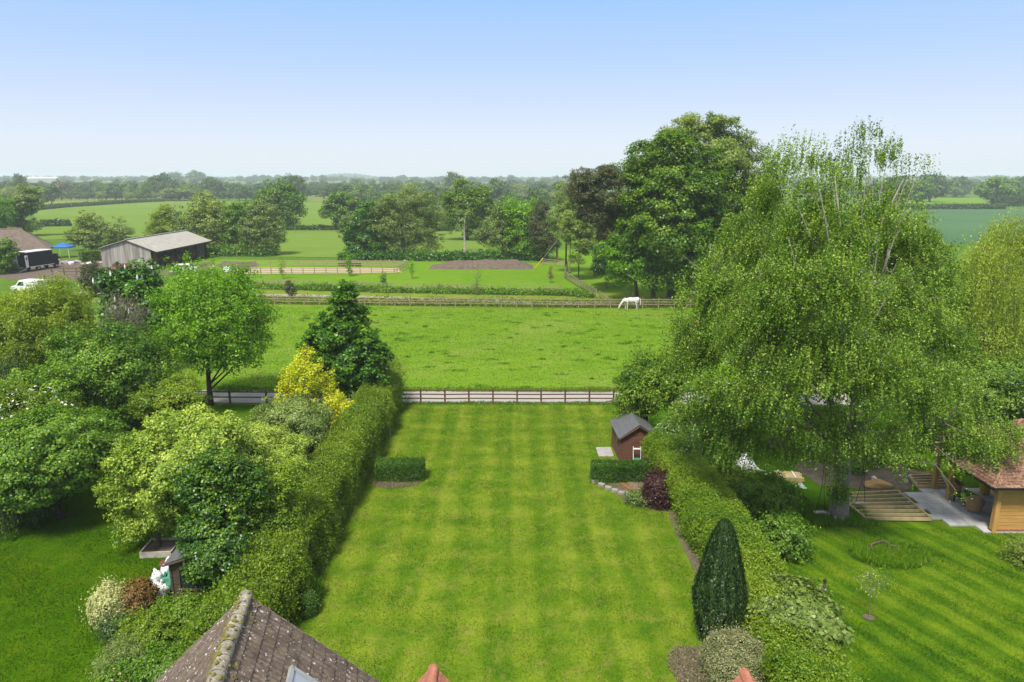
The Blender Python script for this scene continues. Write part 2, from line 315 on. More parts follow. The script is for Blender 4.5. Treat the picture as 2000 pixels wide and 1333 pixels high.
# ------------------------------------------------------------------ foliage
def unit(a): return a / np.maximum(np.linalg.norm(a, axis=1, keepdims=True), 1e-9)
def rdir(rng, n): return unit(rng.normal(size=(n, 3)))
def leaves(name, C, Nn, L, W, tint, mat, parent, rng, U=None, tri=False):
    n = len(C); Nn = unit(Nn)
    if U is None: U = rng.normal(size=(n, 3))
    U = U - Nn * np.sum(U * Nn, axis=1, keepdims=True); U = unit(U); V = np.cross(Nn, U)
    L = np.asarray(L).reshape(-1, 1) * np.ones((n, 1)); W = np.asarray(W).reshape(-1, 1) * np.ones((n, 1))
    k = 4; vv = np.empty((n, 4, 3), np.float32)
    fold = Nn * (L * .12)
    vv[:, 0] = C - U * L / 2; vv[:, 1] = C + V * W / 2 + U * L * .05 - fold; vv[:, 2] = C + U * L / 2; vv[:, 3] = C - V * W / 2 + U * L * .05 - fold
    me = bpy.data.meshes.new(name); me.vertices.add(n * k); me.vertices.foreach_set('co', vv.ravel())
    me.loops.add(n * k); me.loops.foreach_set('vertex_index', np.arange(n * k, dtype=np.int32))
    me.polygons.add(n); me.polygons.foreach_set('loop_start', np.arange(0, n * k, k, dtype=np.int32))
    at = me.attributes.new('tint', 'FLOAT', 'FACE'); at.data.foreach_set('value', np.clip(tint, 0, 1).astype(np.float32))
    me.materials.append(mat); me.update()
    o = bpy.data.objects.new(name, me); COL.objects.link(o)
    if parent: o.parent = parent
    return o

def lobes_auto(h, w, cb, kind, seed, n=9):
    rn = random.Random(seed); L = []; ch = h - cb; cz = cb + ch / 2
    if kind == 'cone':
        for i in range(n):
            t = i / (n - 1); z = cb + ch * (.12 + .80 * t); r = w / 2 * (1 - t) ** .8 * .62 + w * .05; a = i * 2.4; d = (w / 2) * (1 - t) ** .9 * .5
            L.append((math.cos(a) * d, math.sin(a) * d, z, r, r, max(r * .9, ch * .10), 1))
    elif kind == 'column':
        for i in range(n):
            t = i / (n - 1); z = cb + ch * (.08 + .84 * t); r = w * .36 * math.sin(math.pi * (.25 + .62 * t)) ** .7; a = i * 2.4
            L.append((math.cos(a) * w * .14, math.sin(a) * w * .14, z, r, r, ch * .16, 1))
    elif kind == 'vase':
        for i in range(n):
            a = i * 2.4 + rn.random(); t = (i + .5) / n; d = w / 2 * (.25 + .45 * t); z = cb + ch * (.25 + .55 * rn.random())
            L.append((math.cos(a) * d, math.sin(a) * d, z, w * .2, w * .2, ch * .27, 1))
        L.append((0, 0, cz + ch * .1, w * .28, w * .28, ch * .4, 1))
    else:                                                           # round
        L.append((0, 0, cz, w * .34, w * .34, ch * .38, .6))
        for i in range(n):
            a = i * 2.4 + rn.uniform(-.3, .3); s = (i + .5) / n * 1.75 - .8; c = math.sqrt(max(0, 1 - min(1, abs(s)) ** 2)) if kind != 'flat' else .9
            r = w * rn.uniform(.12, .27); s += rn.uniform(-.12, .12)
            d = (w / 2 - r * .9) * (c * .9 + .1); z = cz + s * (ch / 2 - r * .7)
            L.append((math.cos(a) * d, math.sin(a) * d, z, r, r, r * min(1.1, ch / w * .95), 1))
    return L

def crown_pts(lobes, nleaf, rc, rng, inner=.25, hang=0.0, up=.55, squash=.6, spread=1.0):
    lob = np.array(lobes, float); c = lob[:, :3]; r = lob[:, 3:6]; dens = lob[:, 6]
    area = (r[:, 0] * r[:, 1] + r[:, 1] * r[:, 2] + r[:, 0] * r[:, 2]) / 3 * 4 * math.pi; w = area * dens
    nc = max(6, int(w.sum() / (rc * rc * 1.15)))
    idx = rng.choice(len(lob), nc * 2, p=w / w.sum()); d = rdir(rng, nc * 2)
    fr = np.where(rng.random(nc * 2) < inner, rng.uniform(.3, .75, nc * 2), rng.uniform(.78, 1.08, nc * 2))
    sh = rng.random(nc * 2) < .16; fr = np.where(sh, rng.uniform(1.05, 1.38, nc * 2), fr); d[:, 2] = np.where(sh, np.abs(d[:, 2]) * .9 + .1, d[:, 2])
    cc = c[idx] + d * r[idx] * fr[:, None]
    depth = np.full(len(cc), 9.0)
    for i in range(len(lob)):
        q = np.linalg.norm((cc - c[i]) / r[i], axis=1); q[idx == i] = 9; depth = np.minimum(depth, q)
    keep = (depth > .68) | sh | (rng.random(len(cc)) < .12); cc = cc[keep][:nc]; idx = idx[keep][:nc]; sh = sh[keep][:nc]
    mid = (c * w[:, None]).sum(0) / w.sum()
    out = unit(cc - mid)
    csz = rc * rng.uniform(.5, 1.35, len(cc)) * np.where(sh, .6, 1) ; lt = rng.normal(0, .09, len(lob)); ct = rng.normal(.5, .13, len(cc)) + lt[idx]
    pw = csz ** 2 * np.clip(dens[idx], .25, 1); ci = rng.choice(len(cc), nleaf, p=pw / pw.sum())
    dd = rdir(rng, nleaf); rr = rng.random(nleaf) ** .45
    off = dd * (rr * csz[ci])[:, None] * np.array([1, 1, squash]) * spread
    pos = cc[ci] + off
    nor = dd * .55 + np.array([0, 0, up]) + out[ci] * .45 + rng.normal(size=(nleaf, 3)) * .45
    if hang > 0:
        dz = rng.random(nleaf) ** 1.2 * hang; st = rng.integers(0, 9, nleaf)
        rs = np.random.default_rng(7); tab = rs.normal(size=(len(cc), 9, 2)) * rc * .45
        pos[:, :2] = cc[ci][:, :2] + tab[ci, st] + rng.normal(size=(nleaf, 2)) * .05 * rc; stt = rs.normal(0, .2, (len(cc), 9))[ci, st]; pos[:, 2] = cc[ci][:, 2] + off[:, 2] * (.6 if hang < .7 else .25) - dz * (.6 + .5 * ct[ci]); pos[:, :2] += out[ci][:, :2] * (.45 * min(1.5, hang) * (1 - np.exp(-2.2 * dz / hang)))[:, None]
    tint = ct[ci] + rng.normal(0, .20, nleaf) + (stt if hang > 0 else 0)
    return pos, nor, tint, cc, ci

def limbs(mb, lobes, cc, h, cb, tr, rng, lean=(0, 0), twig=.5, top=None, wob=.25, tn=8, twr=.012, tmax=160):
    hh = (top if top else h * .8); n = 7; pts = []
    for i in range(n):
        t = i / (n - 1); pts.append(Vector((lean[0] * t * h + math.sin(t * 5 + tr * 90) * wob * t * .5, lean[1] * t * h + math.cos(t * 4.2) * wob * t * .4, hh * t)))
    rad = [tr * (1.35 if i == 0 else 1) * (1 - .82 * (i / (n - 1)) ** .9) for i in range(n)]
    pts.insert(1, pts[0].lerp(pts[1], .25)); rad.insert(1, tr * 1.05)
    mb.tube(pts, rad, tn)
    def at_(t):
        t = min(max(t, 0), .999) * (len(pts) - 1); i = int(t); return pts[i].lerp(pts[i + 1], t - i), rad[i] + (rad[i + 1] - rad[i]) * (t - i)
    ends = []
    for lb in lobes:
        c = Vector(lb[:3]); d = math.hypot(c.x, c.y); zs = max(cb * .9, c.z - max(d * .75, .12 * h)); t = min(.92, max(.12, zs / hh)); s, r0 = at_(t * .98)
        r1 = min(r0 * .5, .015 + .014 * (c - s).length ** .7 + tr * .07) * (.6 if lb[6] < .7 else 1)
        ln_ = (c - s).length; up_ = .16 if c.z < s.z + ln_ * .3 else .0; m1 = s.lerp(c, .4) + Vector((rng.normal() * .05 * ln_ ** .7, rng.normal() * .05 * ln_ ** .7, (up_ - .03) * ln_)); m2 = s.lerp(c, .75) + Vector((rng.normal() * .06 * ln_ ** .7, rng.normal() * .06 * ln_ ** .7, (up_ * .8 + .02) * ln_))
        mb.cur = 1 if s.z > h * .33 else 0
        mb.tube([s, m1, m2, c], [r1, r1 * .75, r1 * .5, r1 * .28], 5, cap=False); ends.append((s, m1, m2, c, r1))
    k = min(tmax, int(len(cc) * twig))
    if k and ends:
        E = np.array([[*q[1]] for q in ends] + [[*q[2]] for q in ends] + [[*q[3]] for q in ends]); rr = [q[4] * .6 for q in ends] + [q[4] * .45 for q in ends] + [q[4] * .3 for q in ends]
        for j in rng.choice(len(cc), k, replace=False):
            dist = np.linalg.norm(E - cc[j], axis=1) + np.where(E[:, 2] > cc[j][2], 1.0, 0); i = int(dist.argmin()); s = Vector(E[i]); e_ = Vector(cc[j])
            r0 = min(rr[i], twr * 2.6); m1 = s.lerp(e_, .5) + Vector((rng.normal() * .08, rng.normal() * .08, .05))
            mb.tube([s, m1, e_], [r0, r0 * .6, twr * .5], 4, cap=False)

def tree(name, label, cat, x, y, h, w, cb, kind='round', leaf='mid', bk='brown', ls=.11, nleaf=30000, rc=.55, tr=.16, seed=1, lobes=None,
         group=None, hang=0, inner=.25, up=.55, squash=.6, twig=.4, lean=(0, 0), n=9, aspect=.62, top=None, blossom=None, z=0.0, extra=None, wob=.25, twr=.012, tmax=160, shift=0):
    rng = np.random.default_rng(seed); o = empty(name, (x, y, z), 0, label, cat, group)
    L = lobes or [(q[0] + shift, *q[1:]) for q in lobes_auto(h, w, cb, kind, seed, n)]
    pos, nor, tint, cc, ci = crown_pts(L, nleaf, rc, rng, inner, hang, up, squash)
    ok = pos[:, 2] > .12; pos, nor, tint = pos[ok], nor[ok], tint[ok]
    U = None
    if hang: U = np.tile([0, 0, 1.0], (len(pos), 1)) + rng.normal(size=(len(pos), 3)) * (.35 if hang > .7 else .9); nor = rng.normal(size=(len(pos), 3)) + np.array([0, 0, .25])
    sz = ls * rng.uniform(.7, 1.25, len(pos))
    leaves('crown', pos, nor, sz, sz * aspect, tint, LM[leaf], o, rng, U)
    mb = MB(); limbs(mb, L, cc, h, cb, tr, rng, lean, twig, top, wob, twr=twr, tmax=tmax)
    if extra: extra(mb, rng)
    mb.build('trunk', [BK[q] for q in bk] if isinstance(bk, tuple) else [BK[bk], BK[bk]], o, smooth=True)
    if blossom:
        bmat, nb, bs = blossom; b, bn, bt, _, _ = crown_pts([(*q[:3], q[3] * 1.05, q[4] * 1.05, q[5] * 1.05, q[6]) for q in L], nb, rc * .5, rng, 0.0, 0, .8)
        leaves('blossom', b, bn, bs, bs, bt, LM[bmat], o, rng)
    return o

def px_tree(name, label, cat, pxb, pyb, pyt, wpx, pycb, **kw):
    """base pixel, top pixel, width in pixels and pixel row of the crown's underside -> real sizes"""
    x, y = G(pxb, pyb); h = P(pxb, pyt, y)[2]; cb = max(.05, P(pxb, pycb, y)[2]) if pycb < pyb else .1; w = wpx * mpp(y, h / 2)
    return tree(name, label, cat, x, y, h, w, cb, **kw)

def lobepx(Y, x0, items, dens=1.0):
    out = []
    for it in items:
        px, py, r, dy = it[:4]; d = it[4] if len(it) > 4 else dens; vr = it[5] if len(it) > 5 else 1.0
        p = P(px, py, Y + dy); m = mpp(Y + dy, p[2]) * r
        out.append((p[0] - x0, dy, p[2], m, m, m * vr, d))
    return out

_w = np.random.default_rng(5); WK = _w.normal(size=(14, 3)); WP = _w.uniform(0, 6.28, 14)
def wav(p, f):
    s = 0
    for i in range(14):
        s = s + np.sin(p @ (WK[i] * f * (1 + .35 * i)) + WP[i]) / (1 + .3 * i)
    return s / 4.2

def hedge(name, label, cat, pts, width, height, leaf, dens=900, ls=.08, lump=.16, seed=1, group=None, fuzz=.05, z=0.0, hend=None, wend=None, corner=.35, spikes=0, core=True, tint0=.5, aspect=.62):
    """clipped hedge along a line: a twiggy core plus leaves over its sides, top and ends"""
    rng = np.random.default_rng(seed); o = empty(name, (pts[0][0], pts[0][1], z), 0, label, cat, group); base = np.array([pts[0][0], pts[0][1]])
    p = np.array(pts, float) - base; seg = np.linalg.norm(np.diff(p, axis=0), axis=1); cum = np.r_[0, np.cumsum(seg)]; T = cum[-1]
    hend = hend if hend is not None else height; wend = wend if wend is not None else width
    def at_(s):
        i = np.clip(np.searchsorted(cum, s, side='right') - 1, 0, len(seg) - 1); t = (s - cum[i]) / seg[i]
        q = p[i] + (p[i + 1] - p[i]) * t[:, None]; d = (p[i + 1] - p[i]) / seg[i][:, None]; return q, d
    area = T * (2 * height + width) + 2 * width * height; n = int(area * dens)
    s = rng.random(n) * T; u = rng.random(n) * (2 * height + width); endm = rng.random(n) < 2 * width * height / area
    hh = height + (hend - height) * s / T; ww = width + (wend - width) * s / T
    uu = u / (2 * height + width); f1 = height / (2 * height + width); f2 = (height + width) / (2 * height + width)
    side = np.where(uu < f1, -1.0, np.where(uu > f2, 1.0, 0.0)); lat = np.where(side == 0, ((uu - f1) / (f2 - f1) - .5) * ww, side * ww / 2)
    zz = np.where(side == -1, uu / f1 * hh, np.where(side == 1, (1 - uu) / (1 - f2) * hh, hh))
    # soft shoulders: round the top corners
    el_ = np.clip((zz - hh * (1 - corner)) / (hh * corner), 0, 1); lat = np.where(side != 0, lat * (1 - .14 * el_ ** 2), lat)
    ed = np.clip((np.abs(lat) / (ww / 2) - .55) / .45, 0, 1); zz = np.where(side == 0, zz - ed ** 2 * .12 * hh, zz)
    e1 = endm & (rng.random(n) < .5); e2 = endm & ~e1
    s = np.where(e1, 0, np.where(e2, T, s)); hh = np.where(e1, height, np.where(e2, hend, hh)); ww = np.where(e1, width, np.where(e2, wend, ww))
    lat = np.where(endm, (rng.random(n) - .5) * ww, lat); zz = np.where(endm, rng.random(n) * hh, zz)
    q, d = at_(np.clip(s, 0, T * .9999)); perp = np.stack([d[:, 1], -d[:, 0]], 1)
    nr = np.zeros((n, 3)); nr[:, :2] = perp * side[:, None]; nr[side == 0] = (0, 0, 1); nr[e1, :2] = -d[e1]; nr[e2, :2] = d[e2]; nr[endm, 2] = 0
    C = np.zeros((n, 3)); C[:, :2] = q + perp * lat[:, None]; C[:, 2] = zz
    wl = wav(C + np.array([*base, 0]), 1.1) * lump + wav(C + np.array([*base, 3]), 4.0) * lump * .4
    dep = rng.random(n) ** 1.6; C = C + nr * (wl - dep * .16 + rng.normal(0, fuzz, n))[:, None]
    if spikes:
        m_ = (rng.random(n) < spikes) & (side == 0); C[m_, 2] += rng.random(m_.sum()) * .35
    C[:, 2] = np.maximum(C[:, 2], .03)
    tint = tint0 + wav(C, 2.3) * .18 + rng.normal(0, .17, n) + wav(C + np.array([*base, 9]), .5) * .24
    nor = nr * .6 + rng.normal(size=(n, 3)) * .75 + np.array([0, 0, .25]); sz = ls * rng.uniform(.7, 1.3, n)
    leaves('leaves', C, nor, sz, sz * aspect, tint, LM[leaf], o, rng)
    if core:
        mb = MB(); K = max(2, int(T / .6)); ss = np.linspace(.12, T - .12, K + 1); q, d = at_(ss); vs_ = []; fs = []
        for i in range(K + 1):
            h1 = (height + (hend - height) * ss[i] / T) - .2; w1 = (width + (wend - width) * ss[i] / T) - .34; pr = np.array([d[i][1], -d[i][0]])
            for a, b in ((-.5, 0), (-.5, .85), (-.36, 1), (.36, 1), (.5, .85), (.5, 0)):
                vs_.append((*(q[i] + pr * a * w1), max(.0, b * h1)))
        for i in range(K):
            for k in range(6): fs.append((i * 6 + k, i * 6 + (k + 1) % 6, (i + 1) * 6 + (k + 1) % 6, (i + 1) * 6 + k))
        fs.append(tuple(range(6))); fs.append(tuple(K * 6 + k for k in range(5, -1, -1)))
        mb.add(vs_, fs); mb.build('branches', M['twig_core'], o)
    return o

def shrub(name, label, cat, x, y, r, h, leaf, n=7000, ls=.07, seed=1, group=None, lump=.12, spiky=.07, tint0=.5, z=0.0, aspect=.6, dome=.62, blossom=None, core=.72):
    """a rounded bush: leaves over a lumpy dome around a twiggy core"""
    rng = np.random.default_rng(seed); rx = r if hasattr(r, '__len__') else (r, r); o = empty(name, (x, y, z), 0, label, cat, group)
    d = rdir(rng, n); d[:, 2] = np.where(d[:, 2] < -.5, -d[:, 2], d[:, 2]); R3 = np.array([rx[0], rx[1], h * dome])
    k = 1 + wav(d * 2.2 + seed * 3.1, 1.6) * lump * 2.4 + wav(d * 2 + seed, 5) * lump * .5 - rng.random(n) ** 1.5 * .22 + rng.normal(0, .03, n)
    C = d * R3 * k[:, None]; C[:, 2] += h * (1 - dome); C[:, 2] = np.maximum(C[:, 2], .03)
    if spiky:
        m_ = rng.random(n) < spiky; C[m_] += d[m_] * rng.random((m_.sum(), 1)) * .35
    sz = ls * rng.uniform(.7, 1.3, n)
    leaves('leaves', C, d * .8 + rng.normal(size=(n, 3)) * .5 + np.array([0, 0, .35]), sz, sz * aspect, tint0 + wav(C + x, 3) * .15 + rng.normal(0, .18, n), LM[leaf], o, rng)
    mb = MB()
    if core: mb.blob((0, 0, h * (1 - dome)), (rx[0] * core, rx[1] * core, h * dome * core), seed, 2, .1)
    for i in range(5):
        a = i * 1.26 + seed; mb.tube([(math.cos(a) * .06, math.sin(a) * .06, 0), (math.cos(a) * rx[0] * .3, math.sin(a) * rx[1] * .3, h * .5), (math.cos(a) * rx[0] * .5, math.sin(a) * rx[1] * .5, h * .8)], [.03, .02, .008], 5)
    mb.build('branches', M['twig_core'], o)
    if blossom:
        bm_, nb, bs = blossom; d = rdir(rng, nb); d[:, 2] = np.abs(d[:, 2]); C = d * R3 * 1.04; C[:, 2] += h * (1 - dome)
        leaves('blossom', C, d + rng.normal(size=(nb, 3)) * .3, bs, bs, rng.random(nb), LM[bm_], o, rng)
    return o

# ------------------------------------------------------------------ ground sheets
def sheet(name, pts, mat, z=.004, kind='structure', jag=0.0, seed=0, sub=None, label=None):
    rn = random.Random(seed); out = []
    n = len(pts)
    for i in range(n):
        a = pts[i]; b = pts[(i + 1) % n]; L = math.hypot(b[0] - a[0], b[1] - a[1]); k = max(1, int(L / sub)) if sub else 1
        for j in range(k):
            t = j / k; out.append((a[0] + (b[0] - a[0]) * t + (rn.uniform(-jag, jag) if jag else 0), a[1] + (b[1] - a[1]) * t + (rn.uniform(-jag, jag) if jag else 0), z))
    mb = MB(); mb.add(out, [tuple(range(len(out)))]); o = mb.build(name, mat); tag(o, label, None, None, kind)
    bm = bmesh.new(); bm.from_mesh(o.data); bmesh.ops.triangulate(bm, faces=bm.faces)
    for f in bm.faces:
        if f.normal.z < 0: f.normal_flip()
    bm.to_mesh(o.data); bm.free(); return o
def gpoly(*pp): return [G(*q) for q in pp]

# one sheet of ground out to the horizon, rising gently far off
rings = [0, 5, 20, 60, 150, 300, 500, 700, 900, 1100, 1300, 1500, 1700, 1900, 2200, 2700, 3400]
vs_, fs = [(0, 0, 0)], []; NA = 72
for r in rings[1:]:
    for k in range(NA):
        a = 2 * math.pi * k / NA; x, y = r * math.sin(a), r * math.cos(a); vs_.append((x, y, float(gz(x, y))))
for k in range(NA): fs.append((0, 1 + (k + 1) % NA, 1 + k))
for i in range(len(rings) - 2):
    for k in range(NA):
        a = 1 + i * NA + k; b = 1 + i * NA + (k + 1) % NA; fs.append((a, b, b + NA, a + NA))
mb = MB(); mb.add(vs_, fs); tag(mb.build('ground', M['ground'], smooth=True), kind='structure')

XL, XR, YF = -7.5, 7.35, 44.55
sheet('main_lawn', [(XL - .2, 8), (XR + .1, 8), (XR + .2, 26), (XR - .1, 33), (6.9, YF), (XL - .2, YF)], M['lawn'], .012)
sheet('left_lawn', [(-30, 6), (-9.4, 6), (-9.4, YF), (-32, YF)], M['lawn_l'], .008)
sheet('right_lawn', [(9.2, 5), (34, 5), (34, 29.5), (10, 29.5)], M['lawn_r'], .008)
sheet('gravel_track', [(-60, 46.1), (-60, 48.6), (-20, 47.7), (0, 47.45), (30, 47.1), (60, 47.0), (60, 44.2), (30, 44.5), (0, 44.75), (-20, 45.0)], M['gravel'], .018, jag=.12, seed=3, sub=1.2)
sheet('paddock', [(-45, 47.9), (0, 47.5), (60, 47), (60, 80.8), (8, 80.6), (-6, 81.2), (-48, 85)], M['paddock'], .010)
sheet('field_verge', [(-60, 85), (-6, 81.4), (60, 80.9), (60, 92), (8, 91), (-20, 94), (-60, 102)], M['verge'], .014)
sheet('farm_track', [(-60, 91.4), (-22, 88.6), (0, 84.4), (10, 83.2), (24, 82.4), (24, 84), (10, 85), (0, 86.2), (-22, 90.2), (-60, 93.5)], M['track'], .022, jag=.2, seed=4, sub=2)
sheet('green_paddock', [(-50, 99), (-14, 93.6), (6.8, 91.5), (10.2, 113), (10, 126), (-60, 133)], M['meadow'], .018)
sheet('copse_floor', [(7.5, 91), (11, 84), (60, 82), (60, 150), (9, 150)], M['meadow'], .012)
sheet('sand_arena', gpoly((450, 536), (786, 533), (778, 523.5), (500, 523), (466, 524)), M['sand'], .03, jag=.1, seed=2, sub=2)
sheet('bare_soil', gpoly((0, 545), (100, 552), (200, 548), (300, 536), (420, 548), (420, 512), (300, 516), (210, 508), (90, 506), (0, 512)), M['soil'], .022, jag=.5, seed=6, sub=2)
sheet('soil_strip', gpoly((420, 520), (450, 530), (510, 520), (500, 513), (440, 510)), M['soil'], .024, jag=.3, seed=7, sub=2)
sheet('upper_field', gpoly((70, 408), (190, 400), (310, 393), (310, 388), (70, 388)), M['field_b'], .06)
sheet('hillside_field', gpoly((60, 470), (320, 460), (660, 445), (660, 396), (310, 394), (70, 410)), M['field_a'], .05)
sheet('middle_field', gpoly((300, 500), (930, 506), (1000, 450), (540, 446)), M['field_a'], .055)
sheet('ridge_field', gpoly((600, 394), (900, 394), (900, 376), (600, 378)), M['field_b'], .065)
sheet('crop_field', gpoly((1700, 475), (2150, 480), (2150, 409), (1700, 408)), M['crop'], .05)
sheet('right_pasture', gpoly((1700, 405), (1935, 404), (1905, 378), (1700, 380)), M['meadow'], .05)
sheet('corner_pasture', gpoly((1950, 399), (2150, 399), (2150, 377), (1962, 378)), M['meadow'], .052)
sheet('yard_soil', [(15.6, 31.8), (18, 31.2), (21, 31.6), (23, 34), (20.5, 37), (17, 36.4), (15.2, 34)], M['soil'], .02, jag=.3, seed=9, sub=1)
# trodden, soil-brown lawn edges beside the two hedges
sheet('left_edge_soil', [(-7.75, 20), (-7.42, 20), (-7.38, 26), (-7.46, 32), (-7.5, 40), (-7.75, 40)], M['soil'], .018, jag=.06, seed=1, sub=.5)
sheet('right_edge_soil', [(7.2, 20.5), (7.7, 20.5), (7.7, 31), (7.28, 30), (7.12, 27), (7.2, 24)], M['soil'], .018, jag=.07, seed=1, sub=.5)
# distant hill
def hill(name, x, y, L, Wd, H, seed, rz=0):
    rn = np.random.default_rng(seed); nx, ny = 60, 12; vs_ = []; fs = []
    for j in range(ny + 1):
        for i in range(nx + 1):
            u = i / nx * 2 - 1; v = j / ny * 2 - 1; env = max(0, 1 - u * u) ** .8 * max(0, 1 - v * v)
            z = H * env * (1 + .12 * math.sin(u * 4 + seed)) + env ** .3 * 2.5 * (math.sin(i * 2.1 + seed * j) + rn.normal() * .5) - 1
            vs_.append((u * L / 2, v * Wd / 2, z))
    for j in range(ny):
        for i in range(nx):
            a = j * (nx + 1) + i; fs.append((a, a + 1, a + nx + 2, a + nx + 1))
    m_ = MB(); m_.add(vs_, fs); o = m_.build(name, M['hill'], smooth=True); o.location = (x, y, float(gz(x, y)) - 1); o.rotation_euler[2] = rz; tag(o, kind='structure'); return o
M['hill'] = plain('wooded_hill', (.03, .06, .02), (.08, .12, .045), .03, 1, bstr=0)
p = P(672, 350, 2950); hill('wooded_hill', p[0], 2950, 420, 280, 25, 1)
p = P(800, 350, 3050); hill('wooded_hill', p[0], 3050, 440, 280, 12, 2)

# ------------------------------------------------------------------ fences
def fence(label, pts, h=1.15, rails=3, spacing=1.72, mat='wood_rail', name='post_and_rail_fence', pw=.11, rh=.085, group=None, first=0.0):
    o = empty(name, (pts[0][0], pts[0][1], 0), 0, label, 'fence', group); b = Vector((pts[0][0], pts[0][1], 0))
    pm = MB(); pm.box((0, 0, (h + .06) / 2), (pw, pw * .9, h + .06)); post = None; rn = random.Random(len(label))
    rr = [MB() for _ in range(rails)]
    for a, c in zip(pts[:-1], pts[1:]):
        a = Vector((*a, 0)) - b; c = Vector((*c, 0)) - b; L = (c - a).length; n = max(1, round(L / spacing)); ang = math.atan2(c.y - a.y, c.x - a.x)
        prev = None
        for i in range(n + 1):
            q = a.lerp(c, i / n); dz = rn.uniform(-.02, .02)
            if i > 0 or a.length < 1e-3:
                if post is None: post = pm.build('post', M[mat], o); w_ = post
                else: w_ = post.copy(); COL.objects.link(w_)
                w_.location = q + Vector((0, 0, dz - .02)); w_.rotation_euler = (rn.uniform(-.015, .015), rn.uniform(-.015, .015), ang)
            if prev is not None:
                d = (q - prev[0]).normalized(); nrm = Vector((d.y, -d.x, 0)) * (pw * .5 + .018)
                for k in range(rails):
                    z = h * (1 - .09) - k * h * .80 / max(1, rails - .1) * .94
                    rr[k].beam(prev[0] + nrm + Vector((0, 0, z + prev[1])), q + nrm + Vector((0, 0, z + dz)), .036, rh)
            prev = (q, dz)
    for k in range(rails): rr[k].build('rail', M[mat], o)
    return o
fence('brown three-rail fence closing the end of the striped lawn', [(-7.9, 44.62), (6.95, 44.62)])
fence('low brown fence beside the track behind the round lime-green tree', [(-24.5, 44.9), (-9.3, 44.75)], h=.95, rails=2, spacing=2.35)
fence('long pale fence along the far edge of the paddock behind the white horse', [(-37, 84.0), (-18, 82.3), (8, 80.9), (33, 80.9)], h=1.15, rails=3, spacing=1.9, mat='wood_pale', rh=.08)
fence('long pale fence behind the gravelly farm track, beyond the paddock', [(-38, 97.4), (-14.5, 93.4), (6.6, 91.2)], h=1.2, rails=3, spacing=2.3, mat='wood_pale', rh=.1)
fence('pale fence running diagonally down to the corner of the horse paddock', [G(1103, 545), G(1128, 561), G(1146, 571), G(1164, 583)], h=1.25, rails=3, spacing=1.8, mat='wood_pale', rh=.12)
fence('short diagonal rail beside the track left of the white horse', [G(1171, 583), G(1180, 590), G(1192, 598)], h=.9, rails=2, spacing=1.7, mat='wood_pale', rh=.16)
fence('fence turning the field corner behind the utility pole', [G(1060, 518), G(1108, 523), G(1103, 545)], h=1.2, rails=3, spacing=2.4, mat='wood_pale', rh=.11)
fence('pale rail fence along the near side of the sand arena', [G(470, 537), G(570, 538), G(770, 536), G(797, 524)], h=1.15, rails=3, spacing=1.75, mat='wood_pale')
fence('pale rail fence along the far side of the sand arena', [G(440, 533), G(500, 524), G(640, 522.5), G(797, 523)], h=1.3, rails=3, spacing=2.4, mat='wood_pale', rh=.1)
fence('old brown fence standing in the trampled soil near the barn', [G(102, 538), G(150, 538), G(212, 536)], h=1.2, rails=2, spacing=2.6, mat='wood_rail')
o = empty('wooden_stake', (*G(566, 642), 0), 0, 'single wooden stake standing alone in the paddock grass', 'stake'); MB().tube([(0, 0, 0), (0.02, 0, 1.25)], [.06, .05], 6).build('shaft', M['wood_pale'], o)

# hedging plants growing through the two long fences
hedge('young_hedge', 'thin young hedging growing through the fence at the far paddock edge', 'hedge', [(-36, 84.9), (-18, 83.1), (8, 81.7), (31, 81.7)], .7, .85, 'young', dens=85, ls=.2, lump=.42, fuzz=.16, seed=31, core=False, tint0=.45)
hedge('young_hedge', 'dark leafy young hedging in front of the fence behind the farm track', 'hedge', [(-37, 96.0), (-14.5, 92.2), (7, 90.0), (10.5, 88)], .9, .72, 'mid', dens=120, ls=.22, lump=.45, fuzz=.16, seed=32, core=False)
hedge('clipped_hedge', 'pale green clipped hedge block between the gazebo and the timber barn', 'hedge', [G(158, 512), G(214, 507)], 1.3, 2.0, 'hedge_r', dens=110, ls=.2, seed=33)

# ------------------------------------------------------------------ garden hedges
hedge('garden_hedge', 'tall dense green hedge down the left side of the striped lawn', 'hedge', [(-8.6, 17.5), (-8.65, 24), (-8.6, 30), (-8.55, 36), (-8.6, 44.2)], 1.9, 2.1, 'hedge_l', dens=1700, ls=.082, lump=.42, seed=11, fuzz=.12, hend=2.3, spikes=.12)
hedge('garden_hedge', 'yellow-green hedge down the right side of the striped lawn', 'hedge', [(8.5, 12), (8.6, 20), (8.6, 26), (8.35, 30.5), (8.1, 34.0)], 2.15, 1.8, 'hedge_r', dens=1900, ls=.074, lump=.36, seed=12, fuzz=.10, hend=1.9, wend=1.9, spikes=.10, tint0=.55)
hedge('box_hedge', 'small dark clipped hedge jutting into the lawn from the left', 'hedge', [G(736, 936), G(829, 934)], .95, 1.0, 'hedge_d', dens=2300, ls=.06, lump=.12, seed=13, fuzz=.035, corner=.35)
hedge('box_hedge', 'small dark clipped hedge in front of the red-brown shed', 'hedge', [G(1154, 938), G(1264, 938)], .85, 1.0, 'hedge_d', dens=2300, ls=.06, lump=.12, seed=14, fuzz=.035, corner=.35)
sheet('flower_bed', gpoly((728, 950), (760, 955), (800, 950), (822, 942), (829, 930), (736, 925)), M['mulch'], .03, jag=.04, seed=1, sub=.2)
sheet('mulch_bed', gpoly((1312, 1290), (1330, 1272), (1370, 1262), (1400, 1280), (1400, 1345), (1325, 1345)), M['mulch'], .03, jag=.05, seed=2, sub=.2)
sheet('border_bed', gpoly((200, 1225), (240, 1250), (330, 1240), (400, 1330), (180, 1360), (215, 1290)), M['mulch'], .026, jag=.1, seed=4, sub=.4)
